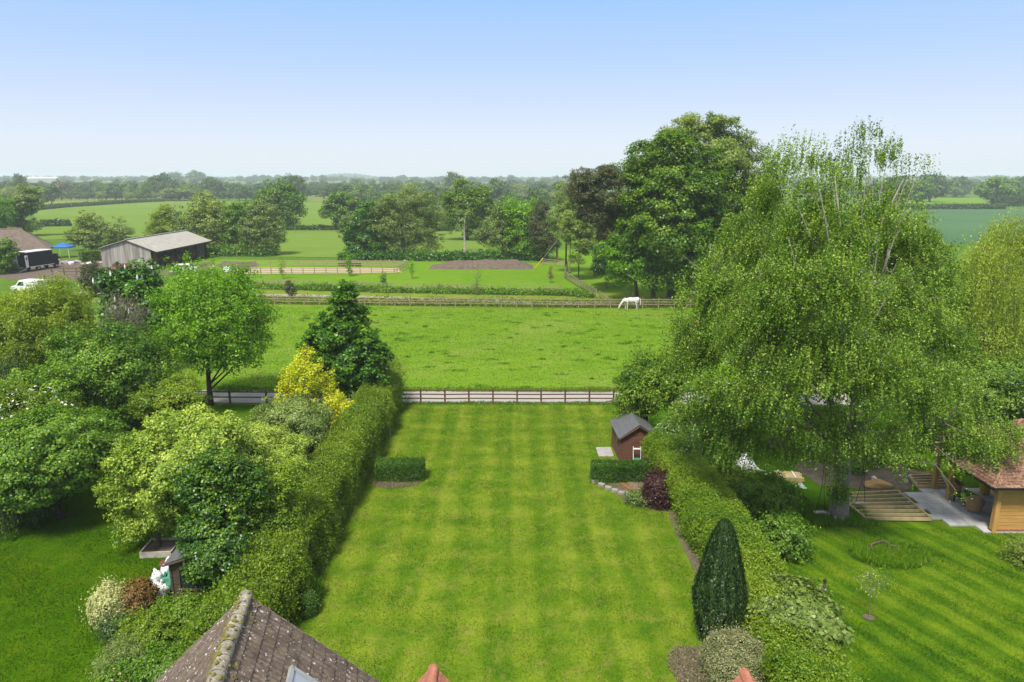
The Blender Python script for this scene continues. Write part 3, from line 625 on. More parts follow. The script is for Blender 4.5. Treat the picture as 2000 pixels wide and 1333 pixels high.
sheet('shrub_bed', gpoly((1180, 945), (1260, 950), (1330, 960), (1320, 1000), (1270, 995), (1225, 985)), M['mulch'], .026, jag=.05, seed=3, sub=.3)

# ------------------------------------------------------------------ roofs and buildings close to the camera
def tilemat(name, stops, moss=None, lichen=None, n1=3.0):
    m, nt, out = newmat(name); p = objco(nt); n = noise(nt, p, n1, 6, .75); f = noise(nt, scalev(nt, p, (3, 7, 3)), 2.5, 3, .7)
    s = math_(nt, 'ADD', math_(nt, 'MULTIPLY', n, .6), math_(nt, 'MULTIPLY', f, .4)); col = ramp(nt, s, stops)
    if lichen:
        q = noise(nt, p, 11, 3, .6); g = noise(nt, p, .9, 2); fac = ramp(nt, math_(nt, 'ADD', q, math_(nt, 'MULTIPLY', g, .22)), [(.735, (0, 0, 0)), (.76, (.85,) * 3)]); col = mix(nt, fac, col, lichen)
    if moss:
        q = noise(nt, p, 5, 4, .7); fac = ramp(nt, q, [(.60, (0, 0, 0)), (.68, (.8,) * 3)]); col = mix(nt, fac, col, moss)
    finish(nt, out, col, .92, n, .5, .02); return m
M['roof_brown'] = tilemat('weathered_brown_tile', [(.36, (.052, .040, .033)), (.5, (.108, .082, .066)), (.64, (.19, .15, .125))], moss=(.13, .12, .03), lichen=(.52, .50, .46))
M['ridge_brown'] = tilemat('mossy_ridge', [(.36, (.10, .09, .07)), (.5, (.22, .20, .16)), (.64, (.36, .33, .28))], lichen=(.5, .48, .42), moss=(.20, .16, .03))
M['moss'] = plain('moss', (.20, .17, .03), (.10, .10, .02), 12, 1)
M['roof_red'] = tilemat('terracotta_tile', [(.36, (.22, .08, .048)), (.5, (.32, .125, .08)), (.64, (.42, .19, .13))], n1=6)
M['roof_clay'] = tilemat('mixed_clay_tile', [(.38, (.08, .042, .030)), (.5, (.20, .105, .068)), (.62, (.38, .24, .16))], n1=7)
M['roof_barn'] = tilemat('old_barn_tile', [(.36, (.10, .075, .06)), (.5, (.16, .125, .10)), (.64, (.23, .18, .15))], n1=1.5)
M['render'] = plain('cream_render', (.55, .50, .42), (.48, .43, .36), 2, .9)

def tiled_slope(mb, W, run, pitch, side, gauge=.33, roll=.15, amp=.018, step=.028, res=6, y0=0.0):
    """one roof slope hanging from a ridge along y (0 .. -W); side = +1/-1 in x"""
    n = int(run / math.cos(pitch) / gauge) + 1; k = int(W / roll * res); c, s_ = math.cos(pitch), math.sin(pitch); rn = random.Random(side + 5)
    for i in range(n):
        a0 = i * gauge; a1 = (i + 1) * gauge + .03; jit = rn.uniform(-.006, .006); vs_ = []
        ys = [y0 - j * roll / res for j in range(k + 1)]
        for d, lift in ((a0, .0), (a1, step + jit), (a1, -.005)):
            for j, y in enumerate(ys):
                b = amp * max(-.35, math.cos(2 * math.pi * j / res)) + lift + math.sin(j * .31 + i * 1.7) * .004
                if d == a1 and lift < 0: b = lift
                vs_.append((side * (d * c + b * s_), y, -d * s_ + b * c))
        K = k + 1; fs = []
        for r in range(2):
            for j in range(k): fs.append((r * K + j, r * K + j + 1, (r + 1) * K + j + 1, (r + 1) * K + j))
        mb.add(vs_, fs)
A = np.array([-6.2, 14.1, 5.6]); RZ = R(9.6); pit = R(43.5)
house = empty('brown_tiled_house', (A[0], A[1], 0), RZ, 'house roof of weathered brown tiles with a mossy ridge, at the bottom edge', 'house')
Z = A[2]
mb = MB(); hx = 3.35; ez = Z - 3.9 * math.tan(pit)
wall_top = Z - hx * math.tan(pit) - .12
mb.add([(-hx, -.25, 0), (hx, -.25, 0), (hx, -.25, wall_top), (0, -.25, Z - .15), (-hx, -.25, wall_top), (-hx, -8, 0), (hx, -8, 0), (hx, -8, wall_top), (0, -8, Z - .15), (-hx, -8, wall_top)],
       [(0, 1, 2, 3, 4), (9, 8, 7, 6, 5), (0, 5, 6, 1), (1, 6, 7, 2), (4, 9, 5, 0), (2, 7, 8, 3), (3, 8, 9, 4)])
mb.build('wall', M['brick'], house)
mb = MB(); tiled_slope(mb, 8, 3.7, pit, 1); tiled_slope(mb, 8, 3.7, pit, -1)
rf = mb.build('roof', M['roof_brown'], house); rf.location = (0, 0, Z)
mb = MB(); rn = random.Random(4)                                    # ridge tiles, half round, bedded in mortar
for i in range(18):
    y0 = .06 - i * .45; r0 = .135 + rn.uniform(-.006, .006)
    vs_ = [(math.cos(t) * r0 * 1.15, y, math.sin(t) * r0 * .95 - .02 + rn.uniform(-.004, .004)) for y in (y0, y0 - .44) for t in [math.pi * (k / 10 * 1.2 - .1) for k in range(11)]]
    mb.add(vs_, [(k, k + 1, k + 12, k + 11) for k in range(10)] + [tuple(range(11)), tuple(range(21, 10, -1))])
    mb.add([(math.cos(t) * .15 * 1.15, y, math.sin(t) * .15 - .02) for y in (y0 - .42, y0 - .47) for t in [math.pi * (k / 8 * 1.2 - .1) for k in range(9)]], [(k, k + 1, k + 10, k + 9) for k in range(8)])
rt = mb.build('ridge', M['ridge_brown'], house, smooth=False); rt.location = (0, 0, Z)
mb = MB()
for i in range(420):
    y = -rn.random() ** .9 * 7.9; sd_ = -1 if rn.random() < .72 else 1; d = abs(rn.gauss(.17, .09)); r0 = rn.uniform(.012, .042)
    if d < .16: px_, pz_ = sd_ * d, math.sqrt(max(0, .155 ** 2 - d * d)) - .02
    else: px_, pz_ = sd_ * d, -d * math.tan(pit) + .03
    mb.blob((px_, y, pz_), (r0 * 1.2, r0 * 1.5, r0 * .6), i, 1, .2)
for i in range(500):
    sd_ = rn.choice((-1, 1)); d = rn.uniform(.25, 3.4); y = -rn.random() * 7.9; r0 = rn.uniform(.008, .024)
    mb.blob((sd_ * d, y, -d * math.tan(pit) + .035), (r0, r0 * 1.5, r0 * .6), i, 1, .2)
ms = mb.build('moss', M['moss'], rf)
for s_ in (-1, 1):                                                   # verge boards closing the gable
    mb = MB(); mb.beam((0, .03, -.07), (s_ * 3.75, .03, -.07 - 3.75 * math.tan(pit)), .05, .13, up=(0, 1, 0)); v = mb.build('verge', M['concrete'], house); v.location = (0, 0, Z)
# roof window on the right slope
q = ray(572, 1300); qr = None
for Yt in np.linspace(9, 14, 400):
    w_ = P(572, 1318, Yt); lx = (w_[0] - A[0]) * math.cos(RZ) + (w_[1] - A[1]) * math.sin(RZ); ly = -(w_[0] - A[0]) * math.sin(RZ) + (w_[1] - A[1]) * math.cos(RZ)
    dz = (w_[2] - Z) + abs(lx) * math.tan(pit)
    if qr is None or abs(dz) < qr[0]: qr = (abs(dz), lx, ly)
wl, wy = qr[1], qr[2]
def onslope(d, y, lift): return (wl * 0 + (d * math.cos(pit) + lift * math.sin(pit)), y, Z - d * math.sin(pit) + lift * math.cos(pit))
d0 = wl / math.cos(pit) - .1; w0, w1 = wy + .05, wy - .85; d1 = d0 + 1.15
mb = MB()
for a, b in (((d0, w0), (d1, w0)), ((d0, w1), (d1, w1)), ((d0, w0 + .045), (d0, w1 - .045)), ((d1, w0 + .045), (d1, w1 - .045))):
    mb.beam(onslope(*a, .07), onslope(*b, .07), .09, .10, up=(math.sin(pit), 0, math.cos(pit)))
wf = mb.build('window', M['steel'], rf); wf.location = (0, 0, -Z)
mb = MB(); mb.add([onslope(d0, w0, .08), onslope(d1, w0, .08), onslope(d1, w1, .08), onslope(d0, w1, .08)], [(0, 1, 2, 3)]); g_ = mb.build('roof_window_pane', M['glass_sky'], house)

def red_bay(px, py, Y, label):
    a = P(px, py, Y); o = empty('terracotta_gable', (a[0], a[1], 0), 0, label, 'roof'); pt = R(47)
    mb = MB(); mb.add([(-1.5, -.12, 0), (1.5, -.12, 0), (1.5, -.12, a[2] - 1.75), (0, -.12, a[2] - .12), (-1.5, -.12, a[2] - 1.75), (-1.5, -5, 0), (1.5, -5, 0), (1.5, -5, a[2] - 1.75), (0, -5, a[2] - .12), (-1.5, -5, a[2] - 1.75)],
                      [(0, 1, 2, 3, 4), (9, 8, 7, 6, 5), (0, 5, 6, 1), (1, 6, 7, 2), (4, 9, 5, 0), (2, 7, 8, 3), (3, 8, 9, 4)]); mb.build('wall', M['brick'], o)
    mb = MB(); tiled_slope(mb, 5, 1.75, pt, 1, .10, .17, .004, .014, 4); tiled_slope(mb, 5, 1.75, pt, -1, .10, .17, .004, .014, 4); r = mb.build('roof', M['roof_red'], o); r.location = (0, 0, a[2] - .03)
    mb = MB()
    for i in range(12):
        y0 = .05 - i * .40; r0 = .098 + .010 * (i % 2)
        vs_ = [(math.cos(t) * r0 * 1.1, y, math.sin(t) * r0 * .95 - .055) for y in (y0, y0 - .41) for t in [math.pi * k / 10 for k in range(11)]]
        mb.add(vs_, [(k, k + 1, k + 12, k + 11) for k in range(10)] + [tuple(range(11)), tuple(range(21, 10, -1))])
    r = mb.build('ridge', M['roof_red'], o, smooth=False); r.location = (0, 0, a[2] - .04)
red_bay(846, 1300, 11.9, 'terracotta gable roof peak rising at the bottom of the lawn')
red_bay(1455, 1308, 11.75, 'terracotta gable roof peak beside the variegated shrub')

# red-brown garden shed
def shed(name, label, x, y, rz, W, D, hw, hr, wallm, roofm, boards=.14, win=False, door=True):
    o = empty(name, (x, y, 0), rz, label, 'shed'); hx = W / 2
    mb = MB(); mb.add([(-hx, 0, 0), (hx, 0, 0), (hx, 0, hw), (0, 0, hr), (-hx, 0, hw), (-hx, D, 0), (hx, D, 0), (hx, D, hw), (0, D, hr), (-hx, D, hw)],
                      [(0, 1, 2, 3, 4), (9, 8, 7, 6, 5), (0, 5, 6, 1), (1, 6, 7, 2), (4, 9, 5, 0), (2, 7, 8, 3), (3, 8, 9, 4)])
    z = boards / 2
    while z < hr - .1:                                               # overlapping weatherboards
        w_ = W if z < hw else W * (hr - z) / (hr - hw) - .06
        if w_ > .1: mb.box((0, -.012, z), (w_, .024, boards * .9), rx=R(-4))
        if z < hw: mb.box((-hx - .012, D / 2, z), (.024, D, boards * .9), ry=R(4)); mb.box((hx + .012, D / 2, z), (.024, D, boards * .9), ry=R(-4))
        z += boards
    for sx_ in (-hx, hx): mb.box((sx_, -.02, hw / 2), (.07, .07, hw))
    mb.build('wall', wallm, o)
    mb = MB()
    for s_ in (-1, 1):
        e_ = hx + .13; sl = (hr - hw) / hx; a, b = (0, hr + .05), (s_ * e_, hr + .05 - e_ * sl)
        n = 4
        for i in range(n):
            t0, t1 = i / n, (i + 1) / n; up_ = .012 * (n - i)
            q0 = (a[0] + (b[0] - a[0]) * t0, a[1] + (b[1] - a[1]) * t0 + up_); q1 = (a[0] + (b[0] - a[0]) * (t1 + .03), a[1] + (b[1] - a[1]) * (t1 + .03) + up_)
            vs_ = [(q0[0], -.14, q0[1]), (q1[0], -.14, q1[1]), (q1[0], D + .12, q1[1]), (q0[0], D + .12, q0[1])]; lo_ = [(v[0], v[1], v[2] - .03) for v in vs_]
            mb.add(vs_ + lo_, [(0, 1, 2, 3), (7, 6, 5, 4), (0, 4, 5, 1), (1, 5, 6, 2), (2, 6, 7, 3), (3, 7, 4, 0)])
    mb.build('roof', roofm, o)
    for s_ in (-1, 1):
        mb = MB(); sl = (hr - hw) / hx; mb.beam((0, -.16, hr), (s_ * (hx + .13), -.16, hr - (hx + .13) * sl), .03, .12, up=(0, 1, 0)); mb.build('bargeboard', wallm, o)
    if door:
        mb = MB(); mb.box((.0, -.045, hw * .49), (W * .42, .03, hw * .94))
        for k in range(4): mb.box((-W * .21 + W * .42 * (k + .5) / 4, -.064, hw * .49), (W * .095, .012, hw * .9))
        for zz in (.3, 1.2): mb.box((0, -.075, zz), (W * .4, .02, .09))
        d_ = mb.build('door', wallm, o); MB().box((W * .16, -.10, hw * .5), (.03, .03, .12)).build('handle', M['steel'], d_)
    if win:
        mb = MB(); x0, x1, z0, z1 = -hx + .28, hx - .5, hw * .42, hw * .86
        mb.box(((x0 + x1) / 2, -.05, z0), (x1 - x0 + .1, .06, .06)); mb.box(((x0 + x1) / 2, -.05, z1), (x1 - x0 + .1, .06, .06)); mb.box((x0, -.05, (z0 + z1) / 2), (.06, .06, z1 - z0)); mb.box((x1, -.05, (z0 + z1) / 2), (.06, .06, z1 - z0))
        w_ = mb.build('window', wallm, o); MB().box(((x0 + x1) / 2, -.035, (z0 + z1) / 2), (x1 - x0 - .06, .012, z1 - z0 - .06)).build('pane', M['glass'], w_)
    return o
sh = shed('garden_shed', 'small red-brown timber shed with grey felt roof beside the lawn', 6.86, 34.8, R(2.5), 1.9, 2.5, 1.48, 2.10, M['wood_shed'], M['felt'])
MB().box((-.99, .75, 1.05), (.04, .45, .45)).build('window', M['glass'], sh)
shed('ivy_shed', 'old brown shed with dark window smothered by the dark leafy bush', -11.15, 21.75, R(3), 1.9, 2.0, 1.85, 2.15, M['wood_shed2'], M['felt'], door=False, win=True)

# oak garden building with clay tiles
gb = empty('oak_garden_room', (20.9, 27.2, 0), 0, 'new oak framed garden room with red clay tiled roof', 'building'); W, D, EH = 5.6, 4.2, 2.45
mb = MB(); nb = 13
for k in range(nb):
    z = .12 + (EH - .25) * (k + .5) / nb; mb.box((W / 2, 0, z), (W - .2, .045 if k % 2 else .05, (EH - .25) / nb * .94), rx=R(-3)); mb.box((W, D / 2, z), (.045, D - .2, (EH - .25) / nb * .94))
mb.build('wall', M['wood_oak'], gb)
mb = MB(); mb.box((W / 2, 0, .07), (W, .26, .14)); mb.box((W, D / 2, .07), (.26, D, .14)); mb.build('plinth', M['brick'], gb)
for (x, y) in ((.1, -.06), (.1, 3.05), (.1, D), (W - .1, D)):
    mb = MB(); mb.box((x, y, EH / 2), (.2, .2, EH)); mb.build('post', M['wood_oakv'], gb)
mb = MB()
for a, b in (((.1, 3.05, 1.7), (.1, 2.35, EH)), ((.1, .1, 1.7), (.1, .8, EH)), ((.1, 3.05, 1.7), (.1, 3.7, EH))): mb.beam(a, b, .12, .14)
mb.build('brace', M['wood_oakv'], gb)
mb = MB(); mb.box((W / 2, -.02, EH), (W + .2, .2, .2)); mb.box((.1, D / 2, EH + .005), (.19, D - .24, .19)); mb.box((W / 2, D, EH), (W + .2, .2, .2)); mb.build('beam', M['wood_oakv'], gb)
mb = MB(); ov = .55; e0 = np.array([-ov, -ov, EH - .12]); cx0, cx1, cyr, rz_ = D / 2, W - D / 2, D / 2, EH + 1.95
def tiles_tri(a, b, c, d, n=22):                                     # slope from eave a-b to ridge d-c
    a, b, c, d = [np.array(q, float) for q in (a, b, c, d)]; nr = np.cross(b - a, d - a); nr = nr / np.linalg.norm(nr); nr = nr if nr[2] > 0 else -nr; rn2 = random.Random(3)
    for i in range(n):
        t0, t1 = i / n, (i + 1.15) / n; l0, r0 = a + (d - a) * t0, b + (c - b) * t0; l1, r1 = a + (d - a) * min(1, t1), b + (c - b) * min(1, t1); L = np.linalg.norm(r0 - l0); k = max(1, int(L / .17)); vs_, fs_ = [], []
        off = .5 * (i % 2)
        for j in range(k + 1):
            u0 = max(0, min(1, (j - off) / k)); u1 = max(0, min(1, (j + 1 - off) / k))
            if u1 - u0 < .02: continue
            h_ = .022 + rn2.uniform(-.006, .008); g = .004 / max(L, .1)
            q = [l0 + (r0 - l0) * (u0 + g) + nr * h_, l0 + (r0 - l0) * (u1 - g) + nr * h_, l1 + (r1 - l1) * (u1 - g), l1 + (r1 - l1) * (u0 + g)]
            bb = len(vs_); vs_ += q + [q[0] - nr * .022, q[1] - nr * .022]; fs_ += [(bb, bb + 1, bb + 2, bb + 3), (bb + 4, bb + 5, bb + 1, bb)]
        mb.add(vs_, fs_)
A1, B1, C1, D1 = (-ov, -ov, e0[2]), (W + ov, -ov, e0[2]), (W + ov, D + ov, e0[2]), (-ov, D + ov, e0[2]); Rl, Rr = (cx0, cyr, rz_), (cx1, cyr, rz_)
tiles_tri(A1, B1, Rr, Rl); tiles_tri(D1, A1, Rl, Rl); tiles_tri(B1, C1, Rr, Rr); tiles_tri(C1, D1, Rl, Rr)
rf2 = mb.build('roof', M['roof_clay'], gb)
mb = MB(); mb.tube([A1, Rl], .07, 8); mb.tube([B1, Rr], .07, 8); mb.tube([D1, Rl], .07, 8); mb.tube([Rl, Rr], .08, 8); mb.build('ridge', M['roof_clay'], rf2)
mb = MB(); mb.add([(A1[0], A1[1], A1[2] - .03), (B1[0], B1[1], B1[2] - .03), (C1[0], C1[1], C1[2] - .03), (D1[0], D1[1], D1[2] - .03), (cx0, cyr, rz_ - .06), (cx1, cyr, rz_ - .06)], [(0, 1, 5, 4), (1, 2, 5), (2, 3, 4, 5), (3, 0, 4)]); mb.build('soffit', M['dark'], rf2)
mb = MB(); mb.tube([(-ov - .05, -ov - .05, e0[2] - .03), (W + ov, -ov - .05, e0[2] - .03)], .055, 6); mb.tube([(-ov - .05, -ov - .05, e0[2] - .03), (-ov - .05, D + ov, e0[2] - .03)], .055, 6); mb.build('gutter', M['black_paint'], rf2)

# patio of pale slabs, laid joists, furniture
o = empty('patio', (18.5, 27, 0)); tag(o, kind='structure')
mb = MB(); rn = random.Random(8); corners = [G(1768, 966), G(1845, 950), G(1960, 962), G(1960, 1030), G(1925, 1034), G(1842, 1034)]
px_ = [c[0] for c in corners]; py_ = [c[1] for c in corners]
def inside(x, y, poly):
    c = False; n = len(poly)
    for i in range(n):
        (x1, y1), (x2, y2) = poly[i], poly[(i + 1) % n]
        if (y1 > y) != (y2 > y) and x < (x2 - x1) * (y - y1) / (y2 - y1) + x1: c = not c
    return c
y = 26.6
while y < 33:
    hh_ = rn.choice((.45, .6, .6)); x = 16.5 + rn.random() * .4
    while x < 25:
        ww = rn.choice((.45, .6, .9))
        if inside(x + ww / 2, y + hh_ / 2, corners + []) or (20.9 < x + ww / 2 < 24.5 and 27 < y < 31.3): mb.box((x + ww / 2 - 18.5, y + hh_ / 2 - 27, .045 + rn.uniform(-.004, .004)), (ww - .018, hh_ - .018, .07))
        x += ww
    y += hh_
mb.build('paving', plain('pale_paving', (.52, .51, .50), (.33, .335, .35), 1.6, .75), o)
def joists(label, p00, p10, p11, p01, n, mat='wood_deck', z=.16):
    o = empty('joist_frame', (p00[0], p00[1], 0), 0, label, 'decking frame'); b = Vector((p00[0], p00[1], 0)); q = [Vector((*k_, z)) - b for k_ in (p00, p10, p11, p01)]
    for i in range(n):
        t = i / (n - 1); MB().beam(q[0].lerp(q[3], t) , q[1].lerp(q[2], t), .06, .14).build('joist', M[mat], o)
    for a, c in ((q[0], q[3]), (q[1], q[2])): MB().beam(a + Vector((0, 0, .012)), c + Vector((0, 0, .012)), .07, .15).build('side_beam', M[mat], o)
joists('open timber joist frame laid on the grass beside the birch trunk', G(1688, 1019), G(1818, 1021), G(1752, 966), G(1632, 972), 8)
joists('small timber joist frame standing behind the paved patio', G(1790, 956), G(1850, 956), G(1838, 934), G(1775, 936), 5)
def wicker_chair(x, y, rz, label):
    o = empty('wicker_chair', (x, y, .08), rz, label, 'chair')
    mb = MB(); vs_ = []; n = 14
    for k in range(n + 1):
        t = math.pi * (k / n) * 1.15 - .12 * math.pi; h_ = .62 + .32 * max(0, math.sin(t)) ** 1.5
        for z, r_ in ((.12, .30), (.4, .35), (h_, .39)): vs_.append((math.cos(t) * r_, math.sin(t) * r_, z))
    mb.add(vs_, [(k * 3 + j, k * 3 + 3 + j, k * 3 + 4 + j, k * 3 + 1 + j) for k in range(n) for j in range(2)]); c = mb.build('backrest', M['wicker'], o); c.modifiers.new('s', 'SOLIDIFY').thickness = .05
    mb = MB(); mb.tube([(0, 0, .12), (0, 0, .38)], [.29, .33], 14); mb.build('seat', M['wicker'], o)
    MB().tube([(0, 0, .385), (0, 0, .45)], [.29, .27], 14).build('cushion', M['white_bag'], o)
    for a, b in ((-.2, -.2), (.2, -.2), (-.2, .2), (.2, .2)): MB().tube([(a, b, 0), (a, b, .14)], .025, 6).build('leg', M['wicker'], o)
x, y = G(1900, 1002); wicker_chair(x, y, R(150), 'wicker tub chair on the patio just outside the oak wall')
x, y = G(1872, 972); wicker_chair(x, y, R(60), 'wicker tub chair further back under the clay tiled roof')
x, y = G(1884, 985); o = empty('glass_table', (x, y, .08), R(20), 'low dark table between the wicker chairs', 'table')
MB().box((0, 0, .42), (.95, .6, .03)).build('table_top', M['glass'], o)
for a, b in ((-.42, -.25), (.42, -.25), (-.42, .25), (.42, .25)): MB().tube([(a, b, 0), (a, b, .41)], .03, 6).build('leg', M['black_paint'], o)
x, y = G(1922, 966); o = empty('yellow_tub', (x, y, .08), 0, 'bright yellow plastic tub under the garden room roof', 'tub'); MB().tube([(0, 0, 0), (0, 0, .5), (0, 0, .52)], [.2, .27, .28], 14).build('tub', M['yellow'], o); MB().tube([(-.27, 0, .5), (-.2, 0, .72), (.2, 0, .72), (.27, 0, .5)], .015, 5).build('handle', M['steel'], o)

# left garden bits: planter, drum, bags
x, y = G(316, 1076); o = empty('raised_planter', (x, y, 0), R(4), 'low whitewashed timber planter around the apple tree trunk', 'planter')
mb = MB()
for c, s_ in (((0, -.55, .14), (1.25, .05, .26)), ((0, .55, .14), (1.25, .05, .26)), ((-.61, 0, .138), (.05, 1.05, .25)), ((.61, 0, .138), (.05, 1.05, .25))): mb.box(c, s_)
mb.build('frame', plain('whitewashed_board', (.50, .47, .42), (.30, .27, .22), 6, .9), o); MB().box((0, 0, .09), (1.16, 1.04, .16)).build('soil', M['soil'], o)
x, y = G(331, 1135); o = empty('rusty_drum', (x, y, 0), 0, 'rusty brown lidded drum beside the old brown shed', 'drum')
MB().tube([(0, 0, 0), (0, 0, .02), (0, 0, .3), (0, 0, .32), (0, 0, .6), (0, 0, .78)], [.24, .26, .26, .275, .26, .27], 18).build('barrel', M['rust'], o); l = MB().tube([(0, 0, .78), (0, 0, .80), (0, 0, .85)], [.29, .29, .10], 18).build('lid', M['rust'], o); MB().tube([(-.06, 0, .84), (-.05, 0, .9), (.05, 0, .9), (.06, 0, .84)], .015, 5).build('handle', M['black_paint'], l)
def bag(px, py, r, mat, label, seed, h=.55, zz=0):
    x, y = G(px, py, zz); o = empty('rubbish_sack', (x, y, zz), seed, label, 'sack', None); mb = MB(); mb.blob((0, 0, h * .45), (r, r * .8, h * .55), seed, 3, .28, flat=-.8); mb.blob((r * .3, .05, h * .95), (r * .22, r * .2, h * .2), seed + 3, 2, .3); mb.build('sack', M[mat], o, smooth=True)
bag(316, 1166, .30, 'white_bag', 'lowest crumpled white plastic sack beside the old shed', 1); bag(309, 1148, .24, 'white_bag', 'white plastic sack furthest left beside the old shed', 2, .7); bag(333, 1157, .27, 'green_bag', 'green plastic sack between the white sacks', 3, .75); bag(334, 1140, .26, 'white_bag', 'white plastic sack leaning on the shed wall behind the green one', 4, .95)
# right side bits
x, y = G(1452, 925); o = empty('white_tarpaulin', (x, y, 0), 0, 'bright white sheeting heaped over something behind the right hedge', 'tarpaulin')
MB().blob((0, 0, .35), (.62, .55, .75), 5, 3, .16, flat=-.45).build('heap', M['white_bag'], o, smooth=True)
mb = MB(); mb.add([(.4, -.1, .5), (.9, -.3, .12), (1.5, -.35, .05), (1.45, 0, .04), (.9, .15, .18), (.45, .3, .55)], [(0, 1, 4, 5), (1, 2, 3, 4)]); t_ = mb.build('loose_end', M['white_bag'], o); t_.modifiers.new('s', 'SOLIDIFY').thickness = .03
x, y = G(1537, 938); o = empty('timber_stack', (x, y, 0), R(-8), 'stack of pale sawn timber on the grass left of the birch', 'timber')
for j in range(3):
    for i in range(5): MB().box((0.03 * ((i * 7 + j * 3) % 4), -.32 + i * .16, .08 + j * .095), (1.3 - .05 * (i % 3), .14, .085)).build('plank', M['wood_deck'], o)
for i in (-.4, .3): MB().box((i, 0, .34), (.06, .8, .03)).build('strap', M['white_bag'], o)
o = empty('plastic_sheet', (*G(1540, 947), 0), 0, 'pale green plastic sheet spread under the timber stack', 'sheet'); mb = MB(); n = 10
mb.add([(i * .16 - .7, j * .12 - .5, .03 + .04 * math.sin(i * 2.1 + j) * math.cos(j * 1.7)) for j in range(n) for i in range(n)], [(j * n + i, j * n + i + 1, (j + 1) * n + i + 1, (j + 1) * n + i) for j in range(n - 1) for i in range(n - 1)]); mb.build('sheet', plain('pale_green_plastic', (.40, .55, .48), None, 3, .5), o)
for k, (a, b, s_) in enumerate(((1518, 880, .45), (1660, 985, .2))):
    x, y = G(a, b); o = empty('brush_heap' if k == 0 else 'stone_block', (x, y, 0), 0, 'dark heap of dead brushwood on the grass beneath the birch' if k == 0 else 'pale stone block lying behind the birch trunk', 'heap' if k == 0 else 'stone'); mb = MB(); mb.blob((0, 0, .15), (s_ * 1.2, s_, s_ * .8), k, 3, .2, flat=-.3)
    rn = random.Random(k)
    if k == 0:
        for i in range(60): a_ = rn.uniform(0, 6.28); mb.tube([(rn.uniform(-.4, .4), rn.uniform(-.4, .4), .1), (math.cos(a_) * .7, math.sin(a_) * .6, rn.uniform(.2, .7))], .012, 3)
    mb.build('heap', M['mulch'] if k == 0 else M['slate_stone'], o)
x, y = G(1604, 1197); o = empty('bird_feeder', (x, y, 0), 0, 'bird feeder on a thin black pole beside the right hedge', 'bird feeder')
MB().tube([(0, 0, 0), (0, 0, 1.25)], .013, 6).build('pole', M['black_paint'], o); MB().tube([(0, 0, .95), (0, 0, 1.25)], .045, 10).build('seed_tube', M['wood_rail'], o); MB().tube([(0, 0, 1.25), (0, 0, 1.33)], [.08, .02], 10).build('cap', M['black_paint'], o); MB().tube([(0, 0, .93), (0, 0, .95)], .08, 10).build('tray', M['steel'], o)
o = empty('log_edging', (*G(1732, 1085), 0), 0, 'crooked log frame lying in the patch of long grass', 'log'); mb = MB()
mb.tube([(-.65, -.1, .1), (-.5, .35, .3), (.1, .55, .35), (.3, .2, .3), (.62, .12, .35)], [.05, .045, .04, .035, .02], 6); mb.tube([(-.7, -.3, .12), (-.2, -.35, .15), (.25, -.2, .25), (.2, -.55, .05)], [.05, .05, .04, .03], 6); mb.tube([(.4, -.2, .12), (1.5, -.35, .08)], [.025, .015], 5); mb.build('branch', BK['brown'], o)
# stone edging and boards below the small right hedge
rn = random.Random(2); pts_ = [(1162, 944), (1175, 951), (1188, 957), (1201, 962), (1214, 967), (1230, 969)]
for i, q in enumerate(pts_):
    x, y = G(*q); o = empty('edging_stone', (x, y, 0), R(-25 + rn.uniform(-12, 12)), 'rough stone in the broken row edging the bed below the small right hedge', 'stone', 'stones edging the bed by the shed'); MB().box((0, 0, .09), (.34, .2, .2), rn.uniform(-.1, .1), rn.uniform(-.08, .08)).build('block', M['slate_stone'], o, bevel=.03)
for a, b, l_, r_, lb in ((1226, 955, 1.2, -60, 'orange-brown board lying against the soil below the small right hedge'), (1246, 950, .9, 12, 'square of brown boarding lying beside the purple bush')):
    x, y = G(a, b); o = empty('wooden_board', (x, y, 0), R(r_), lb, 'board'); mb = MB()
    if l_ > 1: mb.box((0, 0, .05), (l_, .09, .07)); mb.box((0, .14, .04), (l_ * .95, .09, .05))
    else:
        for k in range(6): mb.box((0, -.4 + k * .155, .05), (l_, .14, .04))
    mb.build('board', plain('orange_board_%d' % a, (.30, .13, .06) if l_ > 1 else (.22, .16, .11), None, 4, .8), o)
o = empty('paving_slab', (*G(1181, 884), 0), 0, 'grey paving slab beside the shed wall', 'slab'); MB().box((0, 0, .03), (.85, 1.3, .05)).build('slab', M['concrete'], o)
def folding_chair(x, y, rz, lab):
    o = empty('folded_chair', (x, y, 0), rz, lab, 'chair')
    for s_ in (-.2, .2): MB().tube([(s_, -.35, .02), (s_, -.1, 1.05)], .018, 6).build('leg', M['white_paint'], o)
    MB().box((0, -.33, .38), (.4, .34, .03), rx=R(5)).build('seat', M['green_bag'], o); MB().box((0, -.13, .93), (.4, .025, .08), rx=R(-10)).build('backrest', M['white_paint'], o)
x, y = G(1240, 902); folding_chair(x, 34.55, 0, 'white framed garden chair with green seat against the shed front')
o = empty('leaning_timber', (7.75, 34.6, 0), 0, 'pale timber frame leaning against the right of the shed', 'timber')
for q in (((-.1, 0, .95 + .6), (.7, -.2, .75)), ((-.12, -.1, 1.5), (.0, -.3, .2)), ((.7, -.25, .8), (.3, -.4, .05)), ((.15, -.35, .55), (.5, -.5, .05))): MB().beam(*q, .05, .07).build('bar', M['wood_grey'], o)

